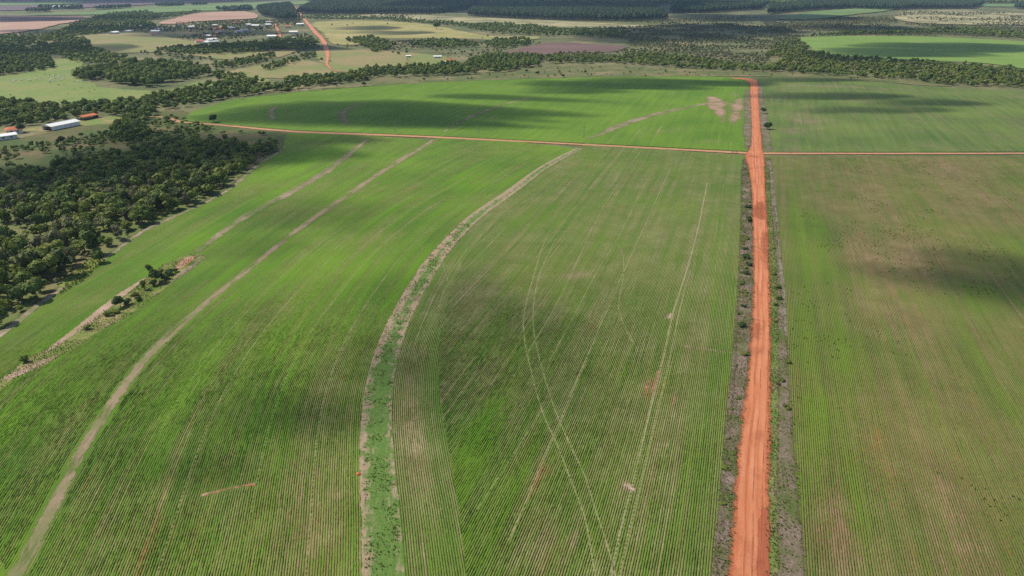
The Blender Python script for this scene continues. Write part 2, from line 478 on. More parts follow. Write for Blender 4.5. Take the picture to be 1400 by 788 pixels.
M['yellow_grass'] = land('tall yellow green grass', [(.3, .26, .08), (.22, .25, .05), (.14, .2, .035)], (9, 3, .6), .35, fe=(.5,1.,.7))

# ------------------------------------------------------------------ the ground, to the horizon
def axis(n, k, far):
    t = np.linspace(-1, 1, n); return np.sinh(t * k) / math.sinh(k) * far
gx = axis(260, 6.0, 20000.0)
gy = np.r_[np.linspace(-300, 1000, 70), 1000 + 18 * (np.exp(np.linspace(0, 6.95, 170))[1:] - 1)]
X, Y = np.meshgrid(gx, gy)
V = np.column_stack([X.ravel(), Y.ravel(), (height(X, Y) - .3 - 1.2 * sstep(900, 2500, np.hypot(X, Y))).ravel()])
m_ = len(gx)
i = (np.arange(len(gy) - 1)[:, None] * m_ + np.arange(m_ - 1)[None]).ravel()
tag(link('ground', np_mesh('ground', V, [np.column_stack([i, i + 1, i + m_ + 1, i + m_])], [M['scrub']], smooth=True)),
    'olive brown scrubland ground reaching to the far blue hills', kind='structure')

# ------------------------------------------------------------------ guide lines (read off the photograph)
S3 = P((525, 830), (524, 788), (520, 700), (516, 640), (515, 560), (524, 500), (543, 445), (572, 390), (600, 348), (648, 298), (700, 261), (745, 228), (792, 203))
S2 = P((-30, 840), (20, 788), (62, 712), (103, 632), (150, 557), (200, 490), (270, 425), (340, 368), (420, 305), (500, 250), (550, 217), (594, 192))
S1 = P((268, 345), (330, 300), (400, 262), (450, 232), (502, 191))
c3, c2, c1 = Curve(S3), Curve(S2), Curve(S1)
FOREST_EDGE = P((-60, 500), (0, 458), (70, 404), (150, 349), (200, 314), (262, 286), (312, 260), (352, 226), (385, 206), (392, 183))
CROSS_L = P((232, 166), (300, 171), (400, 180), (500, 184), (600, 188), (800, 198), (1030, 210))
CROSS_R = P((1036, 210), (1060, 210), (1400, 210), (1600, 210))
ROAD_L = P((985, 880), (993, 788), (1000, 700), (1009, 600), (1017, 540), (1024, 470), (1028, 400), (1028, 330), (1026, 260), (1022, 228), (1018, 213), (1025, 203), (1027, 180), (1026, 150), (1025, 125), (1024, 114), (1016, 109.2), (1000, 107.6))
ROAD_R = P((1052, 880), (1053, 788), (1054, 700), (1055, 600), (1056, 500), (1055, 420), (1053, 350), (1049, 280), (1047, 235), (1046, 216), (1043, 204), (1040, 170), (1038, 140), (1037, 122), (1036.5, 114), (1033, 109.5), (1018, 107.0), (1000, 106.6))
road_mid = Curve(P((1019, 900), (1023, 788), (1027, 700), (1032, 600), (1040, 470), (1041, 400), (1038, 280), (1033, 205), (1032, 150), (1030, 118)))
rows_line = Curve(P((835, 900), (835, 788), (867, 655), (889, 560), (921, 426), (939, 370), (968, 250), (979, 205), (985, 170)), smooth=False)
p0, p1 = P((835, 800))[0], P((972, 240))[0]
dr = (p1 - p0) / np.linalg.norm(p1 - p0)
rows_line = Curve(np.array([p0 - dr * 120, p0 + dr * 600]), 20, smooth=False)
q0, q1 = P((1165, 471))[0], P((1229, 770))[0]
dr2 = (q0 - q1) / np.linalg.norm(q0 - q1)
rows_east = Curve(np.array([q1 - dr2 * 150, q1 + dr2 * 700]), 20, smooth=False)

# ------------------------------------------------------------------ land cover sheets
sheet('forest_floor', np.vstack([FOREST_EDGE[:-1], P((300, 176), (240, 170), (120, 205), (-40, 225), (-120, 330))]), 8, -.12, M['forest_floor'], 'brown woodland floor beside the left edge of the soybean field', jit=2)
sheet('hillside', P((-60, 240), (-60, 196), (0, 192), (60, 181), (120, 166), (170, 160), (235, 150), (262, 156), (300, 170), (390, 181), (385, 205), (345, 225), (200, 225), (60, 240)), 8, -.1, M['hillside'], 'dull brown green grazing slope between the white barn and the wood', jit=3)
YARD = sheet('farm_yard', P((-20, 200), (0, 190), (30, 181), (62, 180), (115, 172), (176, 168), (178, 160), (130, 161), (60, 172), (0, 180), (-30, 188)), 6, -.06, land('farm yard earth and grass', [(.46, .27, .16), (.3, .22, .11), (.16, .2, .05), (.14, .23, .045)], (16, 6, 1), .2, fe=(1,3,.2)), 'orange earth and grass yard round the white barn', jit=2)

west_blobs = [(330, 760, 14, 30, 0, .3), (200, 700, 10, 40, 0, .2), (120, 760, 8, 30, 0, .2), (450, 770, 8, 25, 0, .3), (215, 735, 3, 22, 2, .45), (262, 735, 2.5, 25, 2, .5), (325, 612, 1.5, 9, 2, .6), (300, 640, 3, 30, 0, .35), (440, 690, 9, 40, 0, .45), (390, 740, 5, 30, 0, .25),
              (250, 560, 6, 40, 1, .5), (160, 640, 8, 40, 1, .3), (600, 300, 10, 60, 1, .3), (420, 420, 8, 60, 1, .3), (500, 330, 3, 60, 0, .4), (330, 470, 3, 50, 0, .35), (450, 530, 6, 20, 0, .3), (640, 240, 8, 40, 1, .4)]
s2_idx = c2.at(np.zeros(60), np.linspace(-10, c2.s[-1], 60))
s3_idx = c3.at(np.zeros(60), np.linspace(-10, c3.s[-1], 60))
F_MID = np.vstack([s3_idx, P((700, 193)), P((594, 188)), s2_idx[::-1]])
sheet('soybean_field', F_MID, 4, 0, M['crop_w'], 'green soybean field of curving rows between the two long pale banks', c3, west_blobs, smooth=False)
F_WEST = np.vstack([s2_idx, P((500, 185), (392, 181)), FOREST_EDGE[::-1], P((-260, 560), (-260, 860))])
sheet('soybean_field', F_WEST, 4, -.012, M['crop_w'], 'green soybean strip between the wood and the second pale bank', c2,
      [(150, 420, 5, 40, 1, .6), (330, 290, 5, 60, 1, .6), (30, 560, 8, 30, 1, .5), (60, 640, 3, 30, 0, .4), (420, 220, 10, 50, 1, .6), (430, 260, 4, 40, 0, .3)], smooth=False)
right_blobs = [(737, 652, 1.4, 6, 2, 1.4), (737, 652, 1.2, 6, 0, .7), (735, 740, 3.5, 11, 0, .6), (752, 770, 3, 8, 2, .6), (790, 730, 1.5, 6, 0, .5), (698, 560, 3, 12, 0, .5),
               (895, 525, .7, 5, 0, 1.1), (895, 525, .8, 5, 2, .8), (885, 530, .8, 4, 2, 1.2), (885, 530, .8, 4, 0, .8), (921, 548, .5, 4, 2, 1.), (921, 548, .5, 4, 0, .8), (914, 433, 1.6, 1.6, 0, .9), (858, 667, 1.3, 1.6, 0, 1.1), (911, 609, .7, .7, 0, 1),
               (781, 378, 2.5, 3, 0, .8), (797, 375, 4, 3, 0, .6), (967, 478, 7, .7, 0, .8), (860, 560, 2, 40, 0, .25), (900, 640, 2.5, 40, 0, .3), (950, 320, 2, 45, 0, .5), (945, 480, 3, 60, 0, .25),
               (650, 610, 6, 40, 1, 1.0), (640, 750, 7, 25, 1, .8), (690, 440, 8, 40, 1, .2), (900, 740, 4, 14, 1, .5), (980, 300, 2.5, 20, 1, .6), (840, 220, 20, 25, 1, .3), (760, 300, 14, 40, 1, .2), (830, 410, 12, 25, 0, .2), (700, 340, 6, 50, 0, .25)]
FR = np.vstack([P((1018, 213), (1026, 260), (1030, 330), (1032, 400), (1030, 470), (1025, 540), (1018, 600), (1015, 700), (1010, 788), (1008, 900)), P((500, 900)), c3.at(np.full(40, -1.0), np.linspace(0, c3.s[-1], 40)), P((800, 196))])
sheet('soybean_field', FR, 3.5, -.024, M['crop_r'], 'soybean field of straight rows between the wide pale bank and the red road', rows_line, right_blobs, smooth=False)
# headland rows beside the wide bank
hl = np.vstack([c3.at(np.full(80, 0.), np.linspace(-12, c3.s[-1] - 25, 80)), c3.at(14 + 2.5 * np.sin(np.linspace(0, 9, 80)), np.linspace(-12, c3.s[-1] - 25, 80))[::-1]])
sheet('headland', hl, 3, .008, M['crop_r'], 'headland crop rows curving beside the wide pale bank', c3, [(620, 470, 5, 30, 1, .8), (575, 640, 3, 25, 0, .5), (560, 560, 4, 20, 0, .6), (600, 740, 3, 20, 1, .6), (640, 360, 3, 40, 0, .4)], smooth=False)
FE = np.vstack([P((1045, 214), (1600, 214), (1900, 300), (2100, 500), (2000, 900), (1040, 900), (1048, 788), (1050, 600), (1050, 400), (1044, 260))])
east_blobs = [(1098, 420, 3.5, 70, 1, .9), (1090, 300, 4, 60, 1, .7), (1110, 620, 3, 30, 1, .6), (1120, 330, 6, 60, 1, .9), (1150, 470, 4, 40, 1, .7), (1165, 640, 4, 25, 1, .6), (1125, 560, 2.5, 12, 1, .8), (1390, 340, 12, 30, 1, .4), (1330, 400, 14, 20, 1, .4), (1130, 700, 3, 14, 0, .6), (1150, 740, 5, 14, 0, .5), (1180, 340, 5, 40, 0, .5),
              (1215, 640, 1.5, 20, 2, .7), (1160, 650, 1.5, 10, 2, .8), (1300, 700, 3, 20, 0, .5), (1255, 460, 6, 40, 0, .4), (1330, 540, 1.5, 10, 2, .7), (1370, 720, 2, 12, 2, .7), (1310, 250, 14, 60, 0, .5), (1200, 270, 8, 50, 0, .4), (1240, 360, 7, 30, 0, .5)]
sheet('weedy_field', FE, 4, 0, M['crop_e'], 'thin weedy crop field on the right of the red road', rows_east, east_blobs, smooth=False)
FARL = P((250, 165), (262, 153), (310, 138), (380, 128), (470, 121), (560, 114), (700, 107.5), (850, 104.5), (960, 104), (1023, 107), (1027, 150), (1027, 180), (1022, 207), (800, 196), (600, 186), (500, 182), (400, 178), (300, 169.5))
sheet('soybean_field', FARL, 8, 0, M['crop_far'], 'bright green soybean field beyond the orange cross track', rows_line,
      [(985, 140, 6, 9, 0, 1.4), (1000, 148, 5, 22, 0, .5), (975, 145, 5, 25, 2, .4), (1005, 130, 6, 20, 0, .6), (975, 193, 14, 8, 0, .6), (930, 180, 25, 25, 0, .3), (940, 190, 20, 10, 1, .3)], smooth=False)
FARR = P((1036, 108), (1060, 105), (1140, 108), (1200, 112), (1250, 117), (1310, 121), (1400, 124), (1600, 130), (1700, 208), (1045, 208), (1040, 170))
sheet('weedy_field', FARR, 8, 0, M['crop_fe'], 'pale green field beyond the cross track right of the red road', rows_east,
      [(1100, 165, 12, 40, 0, .5), (1085, 190, 3, 60, 0, .5), (1120, 118, 50, 8, 0, .5), (1300, 150, 60, 20, 1, .3), (1060, 200, 60, 5, 1, .4)], smooth=False)

# far land cover
def far(name, poly, mat, label, off=.5, jit=6, cell=25):
    return sheet(name, P(*poly), cell, off, M[mat], label, jit=jit, jscale=jit * 5)
far('pasture', [(-40, 108), (0, 104), (40, 98), (62, 84), (98, 80), (118, 88), (100, 97), (140, 118), (205, 124), (240, 121), (262, 113), (300, 110), (300, 116), (255, 124), (190, 136), (120, 146), (40, 141), (-40, 142)], 'pasture', 'bright green pasture with white cattle at the left', .15, 5, 12)
far('pasture', [(300, 107), (330, 98), (352, 103), (370, 112), (330, 114)], 'pasture', 'small green clearing below the red hill road', .2, 4, 14)
far('dry_pasture', [(300, 101), (340, 92), (400, 82), (440, 86), (470, 97), (430, 106), (380, 108)], 'tan_pasture', 'tan slope left of the foot of the far red road', .2, 4, 14)
far('dry_pasture', [(60, 60), (110, 49), (190, 45), (235, 52), (300, 60), (395, 62), (400, 74), (340, 82), (270, 78), (210, 72), (150, 74), (100, 62)], 'tan_pasture', 'tan grazing below the far village', .3, 8, 20)
far('dry_pasture', [(430, 80), (446, 68), (520, 70), (590, 75), (622, 86), (590, 94), (530, 98), (470, 99), (452, 95)], 'tan_pasture', 'tan pasture right of the far red road', .3, 5, 18)
far('golden_pasture', [(428, 31), (480, 28), (560, 31), (620, 40), (680, 50), (745, 50), (700, 57), (610, 58), (560, 56), (520, 59), (470, 62), (448, 60), (438, 45)], 'gold', 'golden pasture with one round dark tree', .4, 8, 25)
far('green_paddock', [(556, 79), (590, 75), (618, 82), (606, 90), (570, 89)], 'paddock', 'small green paddock beside the two far sheds', .6, 3, 14)
far('ploughed_field', [(690, 74), (712, 66), (760, 58), (800, 60), (856, 63), (840, 71), (770, 73), (720, 77)], 'plough', 'bare brown ploughed field beyond the creek wood', .4, 6, 18)
far('ploughed_field', [(-80, 27), (0, 22), (60, 22), (118, 23), (126, 27), (90, 32), (50, 41), (0, 47), (-80, 50)], 'pink', 'pale pink ploughed field at the upper left edge', .5, 8, 30)
far('ploughed_field', [(-80, 25), (0, 21), (60, 22), (115, 22.5), (90, 28), (0, 31), (-80, 33)], 'plough', 'dark brown ploughed band at the upper left edge', .8, 8, 30)
far('ploughed_field', [(216, 33), (235, 26), (268, 18.5), (300, 16.5), (335, 15.5), (352, 25), (300, 28), (270, 30), (240, 33)], 'pink', 'pale pink ploughed field above the village', .5, 6, 30)
far('green_crop', [(-80, 20), (60, 19), (170, 12), (260, 7.5), (340, 4), (430, 2), (440, 5), (360, 9), (340, 14), (270, 15.5), (220, 17.5), (130, 20.5), (60, 21), (-80, 21.5)], 'far_green', 'far light green crop strip at the upper left', .7, 8, 45)
far('mauve_land', [(-120, 17), (0, 15), (120, 11), (220, 6), (330, 1), (300, -2), (100, -2), (-120, 2)], 'mauve', 'far mauve ploughed plain along the top left', .8, 10, 90)
far('blue_crop', [(-80, 10), (0, 8.5), (100, 6), (108, 3), (0, 4), (-80, 4)], 'far_green', 'far bluish green crop band at the top left corner', 2.0, 10, 90)
far('pivot_field', [(1088, 53), (1120, 50.5), (1180, 49.5), (1280, 51), (1400, 57), (1560, 70), (1560, 115), (1400, 94), (1335, 86), (1260, 84), (1190, 80), (1120, 72), (1108, 64), (1100, 58)], 'pivot', 'bright green round crop field beyond the creek wood on the right', .3, 4, 18)
far('green_slope', [(1062, 27), (1100, 18), (1150, 13), (1212, 11), (1214, 15), (1170, 20), (1120, 26)], 'far_green', 'far green slope under the eucalyptus edge', .8, 8, 40)
far('pale_scrub', [(1215, 24), (1240, 15), (1300, 14), (1400, 19), (1560, 24), (1560, 42), (1400, 35), (1300, 34), (1240, 31)], 'pale_scrub', 'pale yellow dry scrubland at the upper right', .6, 10, 40)
far('pale_scrub', [(470, 24), (520, 19.5), (640, 24), (790, 30), (900, 38), (760, 38), (640, 34), (540, 25)], 'pale_scrub', 'pale grass strip below the far eucalyptus', .5, 8, 40)
far('green_strip', [(1330, 9), (1345, 6), (1480, 7), (1480, 12), (1400, 10)], 'far_green', 'far green strip at the top right edge', 1.2, 8, 60)
far('dry_margin', [(255, 156), (320, 137), (400, 125), (560, 109), (640, 104), (740, 92), (850, 92), (1000, 96), (1060, 100), (1160, 105), (1290, 113), (1300, 119), (1200, 112.5), (1100, 107), (1010, 105), (860, 105.5), (700, 109), (560, 115), (400, 127.5), (300, 143)], 'margin', 'tan grass margin between the far field edge and the creek wood', .1, 3, 10)

# ------------------------------------------------------------------ banks, tracks, roads
m_s3 = NT('wide bank with grassy middle')
p = m_s3.pos(); u, v, w = m_s3.sep(m_s3.attr('row'))
gr = m_s3.noise(m_s3.comb(m_s3.ma('MULTIPLY', u, .9), m_s3.ma('MULTIPLY', v, .22)), 1.0, 5, .65)
lng = m_s3.noise(m_s3.comb(0., m_s3.ma('MULTIPLY', v, .02), 3.), 1.0, 3, .5)
mid = m_s3.ma('SUBTRACT', m_s3.mr(m_s3.ma('ABSOLUTE', m_s3.ma('SUBTRACT', w, .06)), .1, .5), .5)
near = m_s3.mr(v, 40., 200., .05, -.12)
gr = m_s3.ma('ADD', m_s3.ma('MULTIPLY', gr, .75), m_s3.ma('MULTIPLY', m_s3.noise(p, .32, 5, .7), .8))
gr = m_s3.ma('SUBTRACT', gr, .27)
gg = m_s3.ma('ADD', m_s3.ma('SUBTRACT', gr, m_s3.ma('MULTIPLY', mid, .3)), m_s3.ma('ADD', m_s3.ma('MULTIPLY_ADD', lng, .5, -.25), near))
cc = m_s3.mix(m_s3.mr(m_s3.noise(p, .8, 4), .35, .65), (.36, .255, .18), (.28, .21, .125))
gc = m_s3.mix(m_s3.mr(m_s3.noise(p, 1.1, 5, .75), .35, .65), (.07, .145, .024), (.13, .2, .045))
m_s3.bump(gr, .35)
m_s3.feather(.35, 1.0, .6)
M['s3'] = m_s3.col(m_s3.mix(m_s3.mr(gg, .4, .58), cc, gc))
ribbon('field_bank', np.vstack([c3.at(np.zeros(1), np.array([-8.]))]+[S3[1:]]), [9, 8.4, 7.8, 7.4, 7, 6.6, 6, 5], .045, M['s3'], 'wide pale bank with green grassy middle curving up the field', step=2, across=8, jit=.5)
ribbon('field_bank', S2, [3.6, 3.6, 3.6, 3.8, 4.4, 5.2, 5.4], .045, M['bank'], 'long tan and green bank curving up the left of the field', step=2, jit=.7, across=6)
ribbon('field_bank', S1, [3.5, 5.8, 6.2, 6, 3.5], .045, M['bank_tan'], 'short tan bank running from the scrub island to the cross track', step=2, jit=.6)
ribbon('field_bank', P((802, 189), (815, 186), (850, 171), (900, 155.5), (940, 147), (975, 140.5), (1016, 137.5)), [4, 9, 9, 8, 6, 3], .05, M['bank_tan'], 'pale bank across the far field near the bare patches', step=4, jit=1.)
ribbon('field_bank', P((606, 181), (622, 171), (648, 158), (690, 143), (738, 130)), [2, 5.5, 5, 4, 3], .05, M['bank_tan'], 'thin pale bank in the shaded far field', step=4, jit=1.)
ribbon('field_bank', P((476, 172), (472, 166), (468, 158), (475, 150), (500, 141), (560, 130)), [3, 7, 6, 4, 2, 1.5], .05, M['bank_tan'], 'short pale curved scar in the shaded far field', step=4, jit=1.)
ribbon('field_bank', P((374, 165), (371, 157), (372, 150), (385, 143)), [3, 6, 5, 2], .05, M['bank_tan'], 'small pale curved scar at the left end of the far field', step=4, jit=1.)
ribbon('field_edge', FOREST_EDGE[:-1], [3.5, 3, 2.5, 3.2, 2.6, 3.2, 3], .03, land('trampled woodland edge', [(.40, .30, .25), (.30, .22, .16), (.19, .18, .09), (.11, .15, .04)], (10, 3, .6), .15, fe=(.4,1.,.6)), 'tan bare strip between the wood and the field', step=2.5, jit=.9)
# scrub island in the left field
ISL = P((-30, 545), (0, 520), (40, 488), (100, 455), (140, 425), (180, 397), (222, 362), (262, 348), (282, 350), (276, 358), (250, 378), (222, 398), (180, 430), (140, 452), (80, 490), (20, 520), (-20, 550))
sheet('scrub_island', ISL, 2.5, .02, land('rough grass island', [(.34, .25, .15), (.22, .205, .07), (.14, .19, .035), (.1, .17, .022)], (9, 3, .6), .3, fe=(.5,1.,.6)), 'narrow island of rough grass and bare earth in the left field', jit=.8)
ribbon('bare_strip', P((62, 482), (100, 455), (130, 432), (160, 408), (200, 380)), [2, 4, 4.5, 4, 2], .05, M['pale_scar'], 'pale sandy strip along the upper side of the scrub island', jit=.4)
ribbon('bare_strip', P((232, 388), (252, 373), (270, 358), (278, 350)), [1, 2.4, 2.6, 1], .055, M['bleached'], 'bleached rubble strip at the upper end of the scrub island', jit=.4)
ribbon('bare_strip', P((4, 520), (30, 508), (55, 496), (80, 486)), [3, 5, 4, 2], .05, M['pale_scar'], 'pale bare strip at the lower end of the scrub island', jit=.4)
sheet('bare_patch', P((236, 368), (250, 354), (268, 350), (262, 358), (246, 368)), 1.5, .06, M['scar'], 'reddish bare patch at the top of the scrub island', jit=.5)
sheet('grass_patch', P((70, 400), (100, 372), (128, 352), (140, 356), (120, 374), (90, 392)), 2, .05, M['yellow_grass'], 'bright yellow green grass patch at the edge of the wood', jit=.8)
# bare scars in the crop
ribbon('soil_scar', P((276, 677), (300, 672), (320, 667), (349, 662)), [1.4, 1.1, 1.2, 1.4], .045, M['scar'], 'long pinkish bare scar across the lower left rows', step=.6, jit=.35, js=1.2)
for k, (pl, lb) in enumerate([
        ([(878, 540), (884, 519), (891, 514), (887, 535), (882, 544)], 'small reddish bare patch beside the pale tramline'),
        ([(889, 543), (894, 520), (898, 505), (905, 508), (899, 524), (893, 545)], 'larger pinkish bare patch on the pale tramline'),
        ([(919, 556), (922, 538), (926, 540), (923, 558)], 'narrow pinkish bare patch right of the tramline'),
        ([(906, 437), (914, 429), (923, 427), (920, 434), (912, 438)], 'small bare patch high on the tramline'),
        ([(849, 666), (855, 656), (862, 660), (871, 670), (866, 677), (858, 670)], 'pale bare patch low on the tramline'),
        ([(908, 612), (911, 605), (916, 609), (912, 614)], 'tiny round bare spot low in the straight rows'),
        ([(962, 143), (970, 129), (980, 132), (993, 139), (996, 155), (990, 169), (982, 163), (971, 152)], 'pale pink worn patch in the far field'),
        ([(994, 171), (996, 152), (1001, 137), (1013, 134), (1022, 144), (1016, 160), (1005, 171)], 'pinkish worn patch beside the far end of the red road')]):
    sheet('bare_patch', P(*pl), 1.0 if k < 6 else 4, .05, M['scar'] if k in (0, 1, 2) else M['pale_scar'] if k < 6 else M['worn'], lb, jit=.35 if k < 6 else 2.2)
# wheel tracks
TR = [([(753, 314), (742, 337), (732, 370), (718, 421), (716, 454), (728, 515), (744, 570), (759, 602), (780, 655), (800, 710), (812, 777), (816, 800)], .4),
      ([(760, 327), (739, 372), (730, 413), (730, 454), (742, 507), (761, 566), (780, 609), (800, 652), (812, 690), (835, 762), (844, 800)], .4),
      ([(698, 522), (765, 408), (822, 289), (875, 208)], .35), ([(751, 494), (784, 433), (817, 370), (845, 325), (883, 249)], .35),
      ([(768, 570), (801, 492), (847, 385), (872, 330), (890, 289), (918, 228)], .4), ([(770, 569), (744, 627), (698, 737)], .4),
      ([(835, 790), (849, 722), (867, 655), (889, 560), (903, 507), (921, 426), (939, 370), (955, 310), (967, 250)], .8),
      ([(847, 788), (861, 722), (878, 655), (899, 560), (912, 507), (929, 426), (944, 370)], .5),
      ([(840, 330), (851, 345), (852, 380), (846, 420), (858, 455), (872, 480)], .35), ([(600, 345), (612, 385), (606, 400), (600, 420)], .3),
      ([(755, 316), (770, 317), (790, 318)], .5), ([(740, 562), (690, 640), (650, 700)], .3),
      ([(680, 300), (640, 340), (612, 378)], .35), ([(690, 312), (660, 345)], .35), ([(1005, 560), (1012, 500), (980, 430)], .01)]
for k, (pp, w_) in enumerate(TR[:-1]):
    o = ribbon('wheel_track', P(*pp), w_ * .75 + .1, .03, M['track'], 'pale wheel track', step=1.2, across=2, jit=.18, js=1.5)
    o['group'] = 'wheel tracks in the crop'; o['label'] = 'thin pale wheel track across the soybean rows'
TL = [(-14.0, 8, 330), (-26, 30, 240), (-41, 10, 180), (-52, 60, 330), (-33.5, 150, 420)]
for (uu, v0, v1) in TL:
    vv = np.linspace(v0, v1, 40)
    o = ribbon('wheel_track', c3.at(np.full(40, uu), vv), .35, .03, M['track'], 'x', step=1.5, across=2, jit=.2, js=1.5)
    o['group'] = 'tracks along the curving rows'; o['label'] = 'faint pale track following the curving rows'
for pp in ([(1098, 218), (1106, 250), (1117, 300), (1139, 363), (1152, 410), (1165, 471), (1178, 550)], [(1105, 218), (1114, 250), (1128, 300), (1150, 363)]):
    o = ribbon('wheel_track', P(*pp), .6, .03, M['mulch'], 'x', step=2, across=2, jit=.2)
    o['group'] = 'brown tracks in the weedy field'; o['label'] = 'brown double wheel track in the weedy right field'

# verges of the main road
VL = np.vstack([P((960, 900), (972, 788), (980, 700), (987, 620), (998, 520), (1006, 430), (1009, 360), (1012, 290), (1013, 232), (1016, 216)), ROAD_L[10:0:-1] + np.array([1.0, 0]), P((1000, 900))])
sheet('roadside_verge', VL, 2.0, .03, M['mulch'], 'grey brown weedy verge on the left of the red road', smooth=False, jit=.5)
VR = np.vstack([P((1050, 900)), ROAD_R[1:10] - np.array([1., 0]), P((1054, 216), (1060, 270), (1068, 340), (1076, 440), (1082, 540), (1092, 640), (1098, 720), (1104, 788), (1112, 900))])
sheet('roadside_verge', VR, 2.0, .03, M['mulch'], 'weedy dead grass verge on the right of the red road', smooth=False, jit=.6)
VR2 = np.vstack([P((1050, 900)), ROAD_R[1:10] - np.array([1., 0]), P((1052, 235), (1055, 280), (1061, 350), (1065, 440), (1065, 540), (1064, 640), (1064, 720), (1064, 788), (1064, 900))])
sheet('grass_verge', VR2, 1.5, .05, M['verge'], 'yellow green grass strip hugging the right edge of the red road', smooth=False, jit=.5)
sheet('roadside_verge', np.vstack([P((1017, 206), (1015, 180), (1017, 150), (1018, 120)), ROAD_L[14:10:-1] + np.array([1.5, 0])]), 4, .03, M['mulch'], 'weedy verge on the left of the far stretch of red road', smooth=False, jit=1)
sheet('roadside_verge', np.vstack([P((1044, 207)), ROAD_R[11:15] - np.array([1.5, 0]), P((1042, 114), (1046, 140), (1053, 175), (1057, 207))]), 4, .03, M['mulch'], 'weedy verge on the right of the far stretch of red road', smooth=False, jit=1)
ribbon('grass_windrow', P((1053, 222), (1057, 262), (1062, 300), (1066, 350), (1071, 400), (1075, 460)), [1.2, 2.6, 2, 1.2, 2.2, 1.5], .06, M['bleached'], 'bleached dead grass windrow right of the red road', jit=.6, js=2)
ribbon('grass_windrow', P((975, 800), (985, 700), (992, 620), (1002, 500), (1008, 420)), [2.2, 1.6, 2.4, 2.2, 1.4], .06, M['mulch'], 'grey dead grass windrow left of the red road', jit=.6, js=2)

# roads
ribbon('dirt_track', CROSS_L, [4, 6, 7.5, 6.5, 5.5, 5, 6], .07, M['cross'], 'orange earth track crossing the fields left of the red road', step=4, across=6, jit=.8, js=14)
ribbon('dirt_track', CROSS_R, [6, 5, 4.5, 4.2, 4.2], .07, M['cross'], 'orange earth track crossing the fields right of the red road', step=4, across=6, jit=.6, js=14)
ribbon('dirt_track', P((176, 168), (205, 160), (232, 162), (245, 166)), [3, 4, 5], .05, M['cross'], 'faint earth track from the white barn to the cross track', step=4, jit=.8)
road_poly = np.vstack([catmull(ROAD_L, False, 5), catmull(ROAD_R, False, 5)[::-1]])
sheet('dirt_road', road_poly, 1.6, .09, M['road'], 'wide red orange earth road running straight away up the picture', road_mid, smooth=False, jit=.55, jscale=3.0)
sheet('damp_lane', P((1035, 840), (1033, 788), (1036, 720), (1041, 692), (1047, 694), (1053, 700), (1053, 788), (1053, 840)), 1.2, .105, M['road_edge'], 'darker damp half lane at the bottom right of the red road', road_mid, smooth=False, jit=.3)
M['damp'] = road_mat('damp red earth', (.30, .082, .033), (.40, .125, .06), (.23, .058, .025), .6, .05, (2.0, 1.6, .5, .55))
for pl, lb in (([(1029, 296), (1031, 278), (1044, 276), (1049, 290), (1046, 302)], 'dark damp stain on the red road below the crossing'), ([(1038, 345), (1040, 318), (1050, 314), (1053, 345), (1051, 372), (1044, 368)], 'long dark damp stain on the right half of the red road'), ([(1026, 470), (1027, 440), (1040, 436), (1042, 462)], 'faint damp stain on the left half of the red road')):
    sheet('damp_patch', P(*pl), 1.5, .105, M['damp'], lb, road_mid, jit=.6)
far_pts = P((402, 8), (412, 22), (424, 36), (433, 47), (441, 55), (446, 66), (448, 78), (447, 88), (453, 96), (462, 99))
ribbon('far_road', far_pts, [6, 8, 9, 9, 10, 11, 12, 11, 9, 4], .9, M['far_road'], 'red earth road climbing the far hill past the village', step=12, jit=2.5, js=30, across=4)
ribbon('far_road', P((375, 30), (380, 42), (384, 55)), [7, 8, 8], .9, M['far_road'], 'short red lane through the far village', step=12, jit=2, js=30)
ribbon('far_road', P((303, 36), (297, 45), (290, 54)), [7, 8, 8], .9, M['far_road'], 'short pale red lane between the far village houses', step=12, jit=2, js=30)

